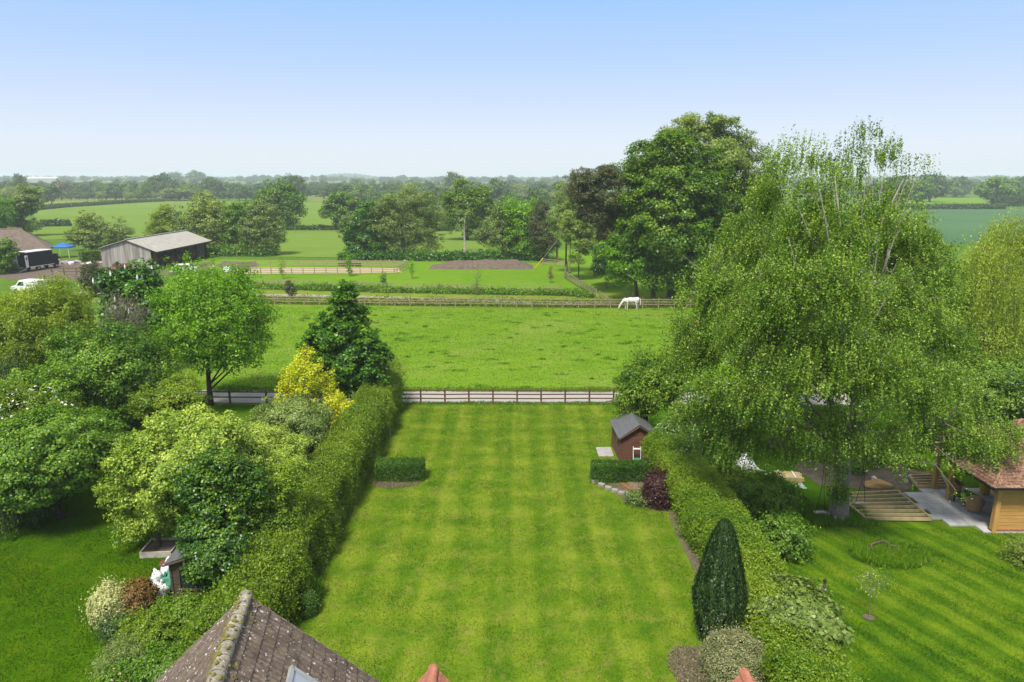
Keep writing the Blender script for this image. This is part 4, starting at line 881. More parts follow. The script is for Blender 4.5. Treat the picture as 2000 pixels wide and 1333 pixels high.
for k, (a, b, r_, h_, lf, lb) in enumerate(((1700, 905, .6, .5, 'mid', 'low weedy clump on the bare soil behind the joist frame'), (1745, 890, .7, .7, 'mid', 'taller weedy clump at the back of the bare soil'), (1790, 912, .5, .45, 'hedge_r', 'small bright weed clump beside the small joist frame'), (1668, 920, .5, .5, 'mid', 'weedy clump just right of the birch trunk'))): LATE.append((a, b, r_, h_, lf, lb, 80 + k))
rn = random.Random(21)
for k in range(7):
    x, y = G(rn.uniform(1690, 1790), rn.uniform(905, 950)); o = empty('soil_stone', (x, y, 0), rn.uniform(0, 3), 'pale stone or rubbish scrap on the bare soil behind the joist frame', 'stone', 'scraps on the bare soil'); mb = MB(); mb.blob((0, 0, .05), (rn.uniform(.1, .25), rn.uniform(.08, .15), .1), k, 1, .3, flat=-.4); mb.build('stone', M['concrete'] if k % 2 else M['white_bag'], o)
o = empty('sand_heap', (*G(1712, 950), 0), 0, 'small heap of orange builders sand behind the joist frame', 'sand heap'); MB().blob((0, 0, .02), (.75, .4, .28), 4, 3, .2, flat=-.1).build('heap', plain('orange_sand', (.46, .30, .12), (.36, .22, .08), 6, .95), o, smooth=True)
o = empty('cut_log', (*G(1194, 789), 0), R(20), 'pale cut log lying at the right end of the three-rail fence', 'log'); MB().tube([(-.35, 0, .12), (.35, 0, .13)], [.13, .12], 9).build('log', BK['grey'], o)
o = empty('leaning_cane', (-7.3, 38.6, 0), 0, 'long pale cane leaning on the lawn side of the left hedge', 'cane'); MB().tube([(0, 0, 0), (-.25, .9, 2.3)], [.03, .02], 6).build('cane', M['wood_pale'], o)
# ------------------------------------------------------------------ farm buildings beyond the paddock
bn = empty('timber_barn', (-69.6, 116, 0), 0, 'open-sided barn of silvery vertical boards with pale sheet roof', 'barn'); W, D = 8.4, 21.0; pk = 4.6
def roofz(x): return 3.8 + (5.15 - 3.8) * x / pk if x < pk else 5.15 - (x - pk) * .40
mb = MB(); x = 0; rn = random.Random(1)
while x < W - .01:
    w_ = .21; z = roofz(x + w_ / 2) - .08; mb.box((x + w_ / 2, rn.uniform(-.03, .0), z / 2), (w_ * .9, .05, z)); x += w_
mb.box((W / 2, .08, 1.7), (W - .05, .04, 3.4)); x = 0
while x < D:
    mb.box((0, x + .1, 1.85), (.05, .19, 3.7)); x += .22
mb.box((W / 2, D, 1.7), (W, .08, 3.4)); mb.build('wall', M['wood_grey'], bn)
mb = MB()
for xa, xb in ((-.25, pk), (pk, W + 1.25)):
    n = int(D + 1); K = 60
    vs_ = []
    for j in range(K * 2 + 1):
        y = -.4 + (D + .9) * j / (K * 2); b = .05 * (j % 2)
        for x in (xa, xb): vs_.append((x, y, roofz(x) + .05 + b))
    mb.add(vs_, [(2 * j, 2 * j + 1, 2 * j + 3, 2 * j + 2) for j in range(K * 2)])
r = mb.build('roof', M['metal_roof'], bn); r.modifiers.new('s', 'SOLIDIFY').thickness = .06
MB().box((pk, D / 2, roofz(pk) + .14), (.4, D + .9, .08)).build('ridge', M['metal_roof'], r)
for y in np.linspace(.15, D - .1, 6): MB().box((W, y, roofz(W) / 2 - .05), (.28, .28, roofz(W) - .1)).build('post', M['black_paint'], bn)
MB().box((W + 1.2, D / 2, roofz(W + 1.2) - .07), (.1, D + .8, .2)).build('fascia', M['wood_shed2'], bn)
MB().box((W - .05, 1.1, 1.6), (.06, 1.9, 3.2)).build('door', M['wood_rail'], bn)
mb = MB(); mb.box((W, D / 2 + 1, 1.45), (.06, D - 5, .16)); mb.box((W, D / 2 + 1, 1.0), (.06, D - 5, .14)); mb.build('rail', M['wood_rail'], bn)
MB().box((W * .5, D * .55, .7), (4, 12, 1.4)).build('partition', M['wood_rail'], bn)
tb = empty('tiled_barn', (-92.4, 123.5, 0), R(32), 'low brick barn with hipped brown tiled roof behind the horsebox', 'barn')
mb = MB(); mb.box((-7, 5.5, 1.25), (28, 11, 2.5)); mb.build('wall', M['brick'], tb)
mb = MB(); a, b, c, d = (-21.6, -.6, 2.5), (7.6, -.6, 2.5), (7.6, 11.6, 2.5), (-21.6, 11.6, 2.5); r1, r2 = (-16, 5.5, 6.1), (3.2, 5.5, 6.1)
def tri_rows(mb, a, b, c, d, n):
    a, b, c, d = [Vector(q) for q in (a, b, c, d)]
    for i in range(n):
        t0, t1 = i / n, (i + 1.1) / n; mb.add([a.lerp(d, t0) + Vector((0, 0, .05)), b.lerp(c, t0) + Vector((0, 0, .05)), b.lerp(c, min(1, t1)), a.lerp(d, min(1, t1)), a.lerp(d, t0), b.lerp(c, t0)], [(0, 1, 2, 3), (4, 5, 1, 0)])
tri_rows(mb, a, b, r2, r1, 22); tri_rows(mb, b, c, r2, r2, 22); tri_rows(mb, c, d, r1, r2, 22); tri_rows(mb, d, a, r1, r1, 22)
r = mb.build('roof', M['roof_barn'], tb); mb = MB(); mb.tube([r1, r2], .16, 6); mb.tube([r2, b], .13, 6); mb.tube([r2, c], .13, 6); mb.build('ridge', M['roof_barn'], r)
# horsebox with lowered ramp
hb = empty('black_horsebox', (*G(47, 531), 0), R(-10), 'black horsebox with white trim and its rear ramp lowered', 'horsebox')
mb = MB(); mb.box((0, 2.6, 1.95), (2.3, 5.0, 2.5)); mb.box((0, 5.7, 1.5), (2.1, 1.3, 1.9)); mb.build('body', M['black_paint'], hb, bevel=.08)
mb = MB(); mb.box((0, 2.6, 3.24), (2.36, 5.1, .12)); mb.box((1.17, 2.6, .78), (.05, 5.0, .1)); mb.box((-1.17, 2.6, .78), (.05, 5.0, .1)); mb.build('trim', M['white_paint'], hb)
MB().box((0, .07, 1.85), (1.5, .06, 2.1)).build('doorway', M['dark'], hb)
for s_ in (-1, 1):
    d_ = MB().box((s_ * 1.12, -.25, 1.75), (.07, .75, 2.0), rz=s_ * .25).build('door', M['white_paint'], hb); MB().box((s_ * 1.16, -.3, 2.2), (.06, .3, .4), rz=s_ * .25).build('pane', M['glass'], d_)
rm = MB(); rm.beam((0, .05, .72), (0, -1.9, .06), 1.9, .07); rm.build('ramp', M['felt'], hb)
mb = MB(); mb.beam((-1.0, .05, .76), (-1.0, -1.9, .10), .08, .09); mb.beam((1.0, .05, .76), (1.0, -1.9, .10), .08, .09); mb.build('ramp_edge', M['steel'], hb)
for y_ in (1.9, 5.6):
    for s_ in (-1, 1): w_ = MB().tube([(s_ * .85, y_, .42), (s_ * 1.13, y_, .42)], .42, 16).build('wheel', M['rubber'], hb); MB().tube([(s_ * 1.135, y_, .42), (s_ * 1.15, y_, .42)], .2, 12).build('rim', M['steel'], w_)
# blue gazebo
gz_ = empty('blue_gazebo', (*G(127, 503), 0), R(8), 'pop-up gazebo with blue canopy on white legs', 'gazebo')
mb = MB(); s2 = 1.55; mb.add([(-s2, -s2, 2.15), (s2, -s2, 2.15), (s2, s2, 2.15), (-s2, s2, 2.15), (0, 0, 3.0), (-s2, -s2, 1.9), (s2, -s2, 1.9), (s2, s2, 1.9), (-s2, s2, 1.9)], [(0, 1, 4), (1, 2, 4), (2, 3, 4), (3, 0, 4), (0, 5, 6, 1), (1, 6, 7, 2), (2, 7, 8, 3), (3, 8, 5, 0)]); c = mb.build('canopy', M['blue_cloth'], gz_); c.modifiers.new('s', 'SOLIDIFY').thickness = .03
for a in (-1.5, 1.5):
    for b in (-1.5, 1.5): MB().tube([(a, b, 0), (a, b, 2.1)], .05, 6).build('leg', M['white_paint'], gz_)
# vans and cars
def van(name, label, x, y, rz, L=4.2, W=1.75, H=1.8, mat='white_paint', car=False):
    o = empty(name, (x, y, 0), rz, label, 'van' if not car else 'car')
    if car: prof = [(-L / 2, .35), (-L / 2, .75), (-L / 2 + .15, .95), (-L * .38, 1.0), (-L * .24, H), (L * .2, H), (L * .36, 1.0), (L / 2 - .1, .9), (L / 2, .7), (L / 2, .35)]
    else: prof = [(-L / 2, .35), (-L / 2, H * .92), (-L / 2 + .1, H), (L * .16, H), (L * .30, 1.12), (L / 2 - .12, .95), (L / 2, .75), (L / 2, .35)]
    MB().prism(prof, -W / 2, W / 2, 'y').build('body', M[mat], o, bevel=.07)
    for s_ in (-1, 1):
        if car: w = [(-L * .33, 1.03), (-L * .22, H - .08), (L * .18, H - .08), (L * .31, 1.03)]
        else: w = [(L * .0, 1.08), (L * .0, H - .2), (L * .14, H - .2), (L * .26, 1.08)]
        MB().prism(w, s_ * (W / 2 + .008), s_ * (W / 2 - .03), 'y').build('side_window', M['glass'], o)
        for xx in (-L * .3, L * .31):
            w_ = MB().tube([(xx, s_ * (W / 2 - .18), .33), (xx, s_ * (W / 2 + .02), .33)], .33, 18).build('wheel', M['rubber'], o); MB().tube([(xx, s_ * (W / 2 + .021), .33), (xx, s_ * (W / 2 + .03), .33)], .19, 14).build('rim', M['steel'], w_)
        MB().box((L / 2 + .0, s_ * (W / 2 - .25), .72), (.06, .32, .16)).build('headlight', M['glass'], o)
    a, b = ((L * .22, H - .05), (L * .37, 1.02)) if car else ((L * .17, H - .06), (L * .295, 1.16)); mb = MB(); mb.beam((a[0] + .03, 0, a[1]), (b[0] + .03, 0, b[1]), W - .28, .03); mb.build('windscreen', M['glass'], o)
    return o
x, y = G(59, 572); van('white_van', 'small white van parked on the grass behind the yellow-green tree', x, y, R(172))
x, y = G(360, 534); van('white_car', 'white car parked at the open end of the timber barn', x, y, R(20), 4.2, 1.8, 1.5, car=True)
x, y = G(445, 533); o = empty('water_tank', (x, y, 0), 0, 'white plastic water container at the corner of the sand arena', 'container'); MB().box((0, 0, .55), (1.0, 1.0, .95)).build('tank', M['white_bag'], o, bevel=.12); MB().box((0, 0, .06), (1.1, 1.1, .1)).build('pallet', M['wood_rail'], o); MB().tube([(0, 0, 1.02), (0, 0, 1.1)], .12, 10).build('cap', M['steel'], o)
x, y = G(240, 529); o = empty('farm_cart', (x, y, 0), R(15), 'faded red farm cart standing against the barn boards', 'cart')
MB().box((0, 0, 1.0), (2.6, 1.5, .5)).build('body', M['red_paint'], o); MB().beam((-1.3, 0, .7), (-3.2, 0, .4), .12, .12).build('drawbar', M['red_paint'], o)
for s_ in (-1, 1): MB().tube([(.2, s_ * .78, .42), (.2, s_ * .95, .42)], .42, 14).build('wheel', M['rubber'], o)
x, y = G(214, 531); o = empty('field_roller', (x, y, 0), R(-10), 'red harrow frame lying in front of the barn', 'harrow')
for k in range(5): MB().tube([(-.9 + k * .45, -.5, .15), (-.9 + k * .45, .5, .5)], .05, 5).build('tine', M['red_paint'], o)
MB().beam((-1, -.5, .2), (1, -.5, .2), .1, .1).build('frame', M['red_paint'], o)
# rubble and rubbish beyond the fence
rn = random.Random(12)
for k, (a, b) in enumerate(((112, 512), (122, 515), (130, 516), (140, 517), (150, 514), (162, 520), (176, 518), (196, 517), (204, 516))):
    x, y = G(a, b); o = empty('rubble_piece', (x, y, 0), rn.uniform(0, 3), 'pale lump of building rubble on the soil left of the barn', 'rubble', 'rubble lying left of the barn'); mb = MB(); mb.blob((0, 0, .2), (rn.uniform(.5, 1.1), .4, rn.uniform(.25, .5)), k, 1, .3, flat=-.5); mb.build('lump', M['concrete'] if k % 3 else M['white_bag'], o)
# earth mound
def mound(name, label, pxs, pyb, seed, hmax, depth, cat='mound'):
    x0, y0 = G(pxs[0], pyb); x1, _ = G(pxs[1], pyb); L = x1 - x0; rn2 = np.random.default_rng(seed); nx, ny = 70, 20; vs_ = []; fs = []
    for j in range(ny + 1):
        for i in range(nx + 1):
            u = i / nx; v = j / ny; X = u * L; Yv = v * depth; e_ = min(1, u / .28) ** .8 * min(1, (1 - u) / .16) ** .8 * math.sin(math.pi * v) ** .6
            p_ = np.array([[X, Yv, seed]]); n_ = float(wav(p_, .35)[0]) * .25 + float(wav(p_, 1.3)[0]) * .13
            vs_.append((X, Yv, max(-.02, hmax * e_ * (1 + n_) + (rn2.normal() * .04 if 0 < v < 1 else 0)) - .01))
    for j in range(ny):
        for i in range(nx):
            a = j * (nx + 1) + i; fs.append((a, a + 1, a + nx + 2, a + nx + 1))
    mb = MB(); mb.add(vs_, fs); o = mb.build(name, M['soil'], smooth=False); o.location = (x0, y0, 0); tag(o, label, cat); return o
mound('earth_mound', 'long brown mound of bare earth at the far side of the green paddock', (835, 1042), 527, 1, 1.2, 7)
mound('soil_heap', 'low heap of dark spoil beside the clipped hedge and the barn', (100, 214), 527, 3, .7, 5)
# utility pole with stay
x, y = G(1105, 529); up_ = empty('utility_pole', (x, y, 0), 0, 'dark utility pole with a small transformer among the trees', 'utility pole')
MB().tube([(0, 0, 0), (0, 0, 8.2)], [.16, .11], 8).build('pole', BK['dark'], up_); MB().box((0, 0, 7.7), (1.6, .12, .14)).build('crossarm', BK['dark'], up_)
MB().tube([(.35, -.1, 4.3), (.35, -.1, 5.3)], .22, 10).build('transformer', M['white_paint'], up_)
for k in (-.6, 0, .6): MB().tube([(k, 0, 7.75), (k, 0, 8.0)], .06, 6).build('insulator', M['white_paint'], up_)
q0 = Vector((*G(1044, 526), 0)) - Vector((x, y, 0)); st = MB(); st.tube([q0, (0, 0, 7.2)], .03, 5); st = st.build('stay_wire', M['steel'], up_); mb = MB(); mb.tube([q0.lerp(Vector((0, 0, 7.2)), .02), q0.lerp(Vector((0, 0, 7.2)), .27)], .10, 6); mb.build('guard', M['yellow'], st)
for a, b, lb in ((1063, 522, 'dark timber jump block at the end of the far fence'),):
    x, y = G(a, b)
for k, (a, b) in enumerate(((672, 521), (695, 521))):
    x, y = G(a, b); o = empty('timber_jump', (x, y, 0), 0, ('left' if k == 0 else 'right') + ' of two low timber jumps behind the sand arena', 'jump', 'timber jumps behind the arena'); 
    for i in range(3): MB().tube([(-1.0, 0, .2 + i * .22), (1.0, 0, .2 + i * .22)], .1, 6).build('pole', M['wood_shed2'], o)
x, y = G(730, 371); y = 900; x = P(730, 371, y)[0]; o = empty('far_barn', (x, y, float(gz(x, y))), R(6), 'distant white-roofed barn among the trees on the skyline', 'barn')
MB().box((0, 0, 3), (20, 10, 6)).build('wall', M['felt'], o); MB().prism([(-6, 5.8), (0, 8.0), (6, 5.8), (0, 7.6)], -11, 11, 'x').build('roof', M['white_paint'], o); 
x = P(755, 372, 880)[0]; o = empty('far_shed', (x, 880, float(gz(x, 880))), 0, 'small pale shed right of the distant white-roofed barn', 'barn'); MB().box((0, 0, 1.5), (10, 6, 3)).build('wall', M['concrete'], o); MB().prism([(-3.4, 2.9), (0, 4.4), (3.4, 2.9)], -5.3, 5.3, 'x').build('roof', M['white_paint'], o)
x = P(86, 356, 1500)[0]; o = empty('far_greenhouse', (x, 1500, float(gz(x, 1500))), 0, 'long pale farm roof on the hazy skyline at far left', 'barn'); MB().box((0, 0, 5), (60, 14, 10)).build('wall', M['concrete'], o); MB().prism([(-7.5, 9.8), (0, 13), (7.5, 9.8)], -31, 31, 'x').build('roof', M['white_paint'], o)

# ------------------------------------------------------------------ horses
def horse(label, x, y, rz, coat, mane, s=1.0):
    o = empty('horse', (x, y, 0), rz, label, 'horse')
    # x forward (head at -x), joints: (pos, radius)
    V = [((.55, 0, 1.17), .29), ((.15, 0, 1.10), .31), ((-.30, 0, 1.10), .31), ((-.62, 0, 1.15), .27), ((-.86, 0, 1.06), .20), ((-1.10, 0, .78), .135), ((-1.28, 0, .50), .105), ((-1.36, 0, .34), .115), ((-1.44, 0, .14), .075), ((-1.47, 0, .06), .06),
         ((.85, 0, 1.16), .20)]
    E = [(0, 1), (1, 2), (2, 3), (3, 4), (4, 5), (5, 6), (6, 7), (7, 8), (8, 9), (0, 10)]
    def leg(root, pts):
        prev = root
        for p_, r_ in pts: V.append((p_, r_)); E.append((prev, len(V) - 1)); prev = len(V) - 1
    for sy, dx in ((.15, 0), (-.15, .17)): leg(3, [((-.58 + dx, sy, .88), .115), ((-.60 + dx, sy, .55), .065), ((-.60 + dx, sy, .48), .062), ((-.61 + dx, sy, .16), .04), ((-.63 + dx, sy, .05), .06), ((-.64 + dx, sy, .015), .065)])
    for sy, dx in ((.15, 0), (-.15, -.22)): leg(10 if 1 else 0, [((.80 + dx * .6, sy, .90), .15), ((.74 + dx, sy, .70), .085), ((.88 + dx, sy, .50), .06), ((.86 + dx, sy, .16), .04), ((.83 + dx, sy, .05), .06), ((.82 + dx, sy, .015), .065)])
    me = bpy.data.meshes.new('body'); me.from_pydata([v[0] for v in V], E, []); b = bpy.data.objects.new('body', me); COL.objects.link(b); b.parent = o; me.materials.append(coat)
    sk = b.modifiers.new('skin', 'SKIN'); sk.use_smooth_shade = True
    for i, d in enumerate(me.skin_vertices[0].data): d.radius = (V[i][1] * s, V[i][1] * s * (1.15 if i < 4 or i == 10 else 1)); d.use_root = (i == 0)
    su = b.modifiers.new('sub', 'SUBSURF'); su.levels = 2; su.render_levels = 2
    mb = MB()
    for s_ in (-1, 1): mb.tube([(-1.14, s_ * .055, .70), (-1.08, s_ * .075, .84)], [.03, .006], 5)
    mb.build('ear', coat, o)
    mb = MB(); mb.tube([(.98, 0, 1.28), (1.1, 0, 1.15), (1.13, .02, .8), (1.10, .03, .45)], [.05, .07, .07, .02], 7); mb.build('tail', mane, o)
    mb = MB(); mb.tube([(-.66, 0, 1.42), (-.9, .02, 1.24), (-1.12, .03, .92)], [.03, .05, .03], 6); mb.build('mane', mane, o)
    return o
x, y = G(1232, 604.5); horse('white horse grazing in the paddock near the far fence', x, y, 0, M['horse_white'], M['horse_white'])
x, y = G(1362, 652); horse('chestnut horse half hidden behind the big birch leaves', x, y, R(60), M['horse_brown'], M['horse_brown'])

# ------------------------------------------------------------------ trees and bushes of the two gardens
TR = {}
# big birch on the right
bx, by = G(1637, 1012)
BL = lobepx(by, bx, [
 (1395, 560, 62, -1), (1365, 670, 60, 0), (1390, 775, 56, -2), (1465, 480, 62, 1), (1470, 640, 80, -3), (1490, 760, 75, -4), (1440, 855, 55, -2), (1390, 850, 32, -1),
 (1500, 375, 48, 1, .8), (1545, 300, 42, 0, .62), (1590, 300, 30, 1, .62), (1580, 540, 85, 2), (1600, 690, 85, -4), (1595, 420, 62, 0), (1640, 330, 38, -1, .62), (1685, 285, 42, 0, .62), (1700, 255, 26, 0, .5), (1735, 305, 32, 1, .62),
 (1515, 335, 30, 0, .62), (1572, 345, 34, -1, .62), (1615, 315, 26, 1, .62), (1655, 345, 34, 0, .62), (1720, 420, 46, -1, .8), (1650, 470, 60, -2, .9), (1770, 430, 40, 0, .7), (1565, 440, 55, -1, .9), (1810, 500, 45, 0, .8),
 (1680, 380, 46, 0, .5), (1755, 365, 34, 1, .42), (1800, 318, 20, 0, .4), (1775, 340, 20, 1, .3), (1700, 470, 75, 2), (1750, 600, 85, -1), (1780, 480, 55, 1), (1820, 560, 55, 0), (1700, 720, 85, -4), (1790, 740, 75, -2), (1850, 660, 48, 0),
 (1560, 850, 50, -3), (1655, 840, 62, -3, .8), (1740, 860, 58, -3, .8), (1830, 830, 60, -1), (1880, 780, 46, 0), (1640, 560, 70, -5), (1530, 560, 70, -4), (1895, 850, 44, -2), (1630, 915, 26, -2, .7), (1640, 955, 20, -.6, .8), (1860, 900, 26, -2.4, .45), (1868, 960, 14, -2.4, .35), (1345, 800, 26, 0), (1960, 850, 44, -1, .9), (1925, 895, 20, -2.6, .6)])
def birch_stems(mb):
    mb.cur = 1
    for pts, dy, r0 in (([(1645, 700), (1650, 600), (1640, 510), (1640, 430), (1630, 345)], -1.5, .10), ([(1640, 600), (1622, 500), (1612, 430), (1600, 370)], -2.6, .06), ([(1650, 620), (1690, 520), (1725, 430), (1765, 350)], -1.2, .08), ([(1640, 560), (1590, 480), (1556, 400)], -2.0, .07),
        ([(1620, 760), (1560, 680), (1515, 640), (1495, 570), (1480, 520)], -3.0, .08), ([(1650, 560), (1680, 450), (1690, 360)], -1.0, .07), ([(1600, 700), (1570, 610), (1560, 540), (1540, 465)], -3.6, .05), ([(1660, 700), (1710, 620), (1745, 560)], -2.6, .06), ([(1640, 800), (1590, 740), (1560, 700)], -4.0, .06)):
        q = [P(a, b, by + dy * (.4 + .6 * min(1, k_ / 2))) for k_, (a, b) in enumerate(pts)]; n = len(q)
        mb.tube([(p_[0] - bx, p_[1] - by, p_[2]) for p_ in q], [r0 * (1 - .75 * k_ / (n - 1)) for k_ in range(n)], 6, cap=False)
tree('birch_tree', 'tallest broad silver birch towering over the right garden', 'tree', bx, by, P(1690, 228, by)[2], 13.6, 5, lobes=BL, leaf='birch', bk=('grey', 'white'), ls=.086, nleaf=370000, rc=.33, hang=.5, tr=.40, seed=3, inner=.6, up=.3, squash=1.2, twig=.5, top=10.5, lean=(.004, 0), tmax=420, wob=.5, twr=.014, extra=lambda mb, rng: birch_stems(mb) or [mb.tube([(math.cos(a) * .5, math.sin(a) * .5, 0), (math.cos(a) * .30, math.sin(a) * .30, .35), (math.cos(a) * .22, math.sin(a) * .22, 1.3)], [.10, .09, .03], 6, cap=False) for a in np.linspace(0, 6.28, 9)])
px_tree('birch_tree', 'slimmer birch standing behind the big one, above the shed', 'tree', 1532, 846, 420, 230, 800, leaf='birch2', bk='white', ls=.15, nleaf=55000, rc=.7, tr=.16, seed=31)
px_tree('ash_tree', 'green tree filling the gap between the birch and the golden willow', 'tree', 1800, 800, 560, 240, 790, leaf='birch', bk='grey', ls=.17, nleaf=50000, rc=.75, tr=.2, seed=32)
px_tree('ash_tree', 'bushy green tree behind the oak garden room', 'tree', 1950, 865, 690, 220, 850, leaf='birch', bk='grey', ls=.14, nleaf=45000, rc=.65, tr=.18, seed=34)
# golden weeping willow at the right edge
x, y = G(1990, 800); WLb = lobepx(y, x, [(1985, 470, 50, 0), (1935, 500, 36, -1), (2040, 490, 55, 1), (1915, 560, 40, 0), (1965, 550, 50, -2), (2050, 590, 60, 0), (1935, 640, 45, -2), (2010, 650, 60, -2.5), (1905, 640, 26, 0), (2080, 560, 50, 2), (1960, 710, 40, -2), (1985, 440, 26, 0, .7), (1920, 460, 18, 0, .6), (2030, 740, 40, -2)])
tree('weeping_willow', 'golden weeping willow at the right edge', 'tree', x, y, P(1985, 432, y)[2], 10, 2, lobes=WLb, leaf='willow', bk='grey', ls=.15, aspect=.30, nleaf=130000, rc=.55, tr=.3, seed=5, hang=2.5, inner=.25, twig=.4, tmax=300)
# tree behind the shed
px_tree('hazel_tree', 'light green bushy tree leaning over the back of the shed', 'tree', 1262, 862, 690, 138, 835, leaf='hedge_r', bk='dark', ls=.13, nleaf=42000, rc=.42, tr=.11, seed=6, kind='vase', n=12, squash=.9, inner=.35)
shrub('hawthorn_bush', 'hawthorn bush dotted with white blossom right of the shed', 'bush', *G(1318, 905), 1.35, 2.6, 'mid', n=16000, ls=.085, seed=7, lump=.2, blossom=('blossom', 500, .07))
shrub('hawthorn_bush', 'low bush with a few white flowers between the shed and the hedge top', 'bush', *G(1345, 940), 1.2, 2.1, 'mid', n=13000, ls=.085, seed=8, lump=.2, blossom=('blossom', 220, .08))
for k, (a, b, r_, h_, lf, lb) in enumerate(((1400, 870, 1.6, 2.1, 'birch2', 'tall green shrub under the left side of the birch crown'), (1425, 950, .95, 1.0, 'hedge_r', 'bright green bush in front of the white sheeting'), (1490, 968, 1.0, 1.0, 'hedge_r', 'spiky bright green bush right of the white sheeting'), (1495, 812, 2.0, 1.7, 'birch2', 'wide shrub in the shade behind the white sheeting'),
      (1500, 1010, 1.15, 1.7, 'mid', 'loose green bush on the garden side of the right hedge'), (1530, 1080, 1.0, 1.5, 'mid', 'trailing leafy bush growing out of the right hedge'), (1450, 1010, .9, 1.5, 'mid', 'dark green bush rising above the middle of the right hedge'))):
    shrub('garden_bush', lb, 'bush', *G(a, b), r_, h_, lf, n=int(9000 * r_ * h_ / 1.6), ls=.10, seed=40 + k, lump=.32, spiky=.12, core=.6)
for a, b, r_, h_, lf, lb, sd_ in LATE: shrub('weed_clump', lb, 'plant', *G(a, b), r_, h_, lf, n=2600, ls=.09, seed=sd_, lump=.3, spiky=.3, core=.4)
# tall narrow cypress and the planting in front
def cypress(label, x, y, h, w, seed=1):
    rng = np.random.default_rng(seed); o = empty('conical_cypress', (x, y, 0), 0, label, 'tree'); n = 60000; t = rng.random(n) ** .85; a = rng.random(n) * 2 * math.pi
    u_ = np.clip((t - .42) / .58, 0, 1); rad = w / 2 * np.where(t < .42, .50 + .50 * np.sin(t / .42 * math.pi / 2), (1 - .68 * u_ ** 1.3) * np.sqrt(np.maximum(0, 1 - u_ ** 9)))
    ridge = .5 + .5 * np.sin(a * 13 + wav(np.stack([np.cos(a) * 2, np.sin(a) * 2, t * 7], 1), 1.2) * 3.4)
    rr = rad * (.70 + .36 * ridge - rng.random(n) ** 2 * .25 + rng.normal(0, .045, n) + .13 * wav(np.stack([np.cos(a), np.sin(a), t * 3], 1), 2.2))
    C = np.stack([np.cos(a) * rr, np.sin(a) * rr, t * h + .04 + ridge * .22 * t], 1); nr = np.stack([np.cos(a), np.sin(a), np.full(n, .25)], 1) + rng.normal(size=(n, 3)) * .4
    U = np.stack([np.cos(a) * .25, np.sin(a) * .25, np.ones(n)], 1) + rng.normal(size=(n, 3)) * .18
    leaves('crown', C, nr, .13 * rng.uniform(.6, 1.3, n), .045, .35 + .2 * ridge + rng.normal(0, .16, n), LM['cypress'], o, rng, U)
    mb = MB(); mb.tube([(0, 0, 0), (0, 0, h * .3), (0, 0, h * .9)], [w * .18, w * .33, w * .12], 12); mb.build('trunk', M['twig_core'], o)
x, y = G(1398, 1262); cypress('dark conical cypress standing against the right hedge', x, y, P(1403, 1030, y)[2], 1.52)
shrub('variegated_shrub', 'rounded cream-speckled shrub at the near end of the right hedge', 'bush', *G(1436, 1330), 1.05, 1.55, 'varieg', n=26000, ls=.062, seed=9, lump=.08, aspect=.4)
shrub('variegated_shrub', 'small cream-tipped sprig bush between the cypress and the hedge', 'bush', *G(1462, 1262), .5, 1.3, 'varieg', n=5000, ls=.06, seed=10, lump=.2)
shrub('purple_shrub', 'dark purple bush at the foot of the small right hedge', 'bush', *G(1285, 985), .78, 1.55, 'purple', n=15000, ls=.07, seed=11, lump=.14)
shrub('low_plant', 'silvery green low plant left of the dark purple bush', 'plant', *G(1244, 984), .5, .55, 'apple2', n=3500, ls=.07, seed=12, lump=.25, spiky=.2)
shrub('climbing_patch', 'broad-leaved grey-green climber spreading over the right hedge top', 'plant', 9.05, 19.1, (1.25, 1.7), .95, 'hazel', n=9000, ls=.17, seed=13, lump=.16, z=1.22, core=.5)
x, y = G(1697, 1207); tree('young_sapling', 'thin young sapling planted alone in the diagonally striped lawn', 'tree', x, y, P(1697, 1112, y)[2], 1.3, .8, kind='vase', leaf='apple', bk='grey', ls=.06, nleaf=420, rc=.22, tr=.022, seed=14, twig=1, twr=.005, n=7, inner=.4)
sheet('planting_hole', [(x + .22 * math.cos(a), y + .18 * math.sin(a)) for a in np.linspace(0, 6, 9)], M['soil'], .03, jag=.02, seed=1)
shrub('weeping_shrub', 'feathery shrub poking in at the right edge of the lawn', 'bush', *G(2010, 1105), .8, 1.1, 'olive', n=4500, ls=.07, seed=15, lump=.3, core=.4, spiky=.3)

def tufts(name, poly, n, hmin, hmax, leaf, seed, z=0.0, wd=.02, label=None, mat=None):
    rng = np.random.default_rng(seed); xs = [q[0] for q in poly]; ys = [q[1] for q in poly]; X = rng.uniform(min(xs), max(xs), n * 2); Y = rng.uniform(min(ys), max(ys), n * 2)
    ins = np.zeros(len(X), bool); m = len(poly)
    for i in range(m):
        (x1, y1), (x2, y2) = poly[i], poly[(i + 1) % m]
        if y1 == y2: continue
        c = ((y1 > Y) != (y2 > Y)) & (X < (x2 - x1) * (Y - y1) / (y2 - y1) + x1); ins ^= c
    X, Y = X[ins][:n], Y[ins][:n]; k = len(X); h = rng.uniform(hmin, hmax, k) * (1 + .5 * wav(np.stack([X, Y, X * 0], 1), 1.2)); h = np.maximum(h, hmin * .5)
    U = np.stack([rng.normal(0, .35, k), rng.normal(0, .35, k), np.ones(k)], 1); C = np.stack([X, Y, z + h * .48], 1); nr = np.stack([rng.normal(size=k), rng.normal(size=k) - .4, rng.random(k) * .6], 1)
    o = leaves(name, C, nr, h, wd * rng.uniform(.7, 1.4, k), .45 + .2 * wav(np.stack([X, Y, X * 0 + 3], 1), 1.5) + rng.normal(0, .17, k), mat or LM[leaf], None, rng, U); tag(o, label, None, None, 'stuff'); return o
cx_, cy_ = G(1735, 1088); ell = [(cx_ + 1.55 * math.cos(a), cy_ + 1.0 * math.sin(a)) for a in np.linspace(0, 6.1, 16)]
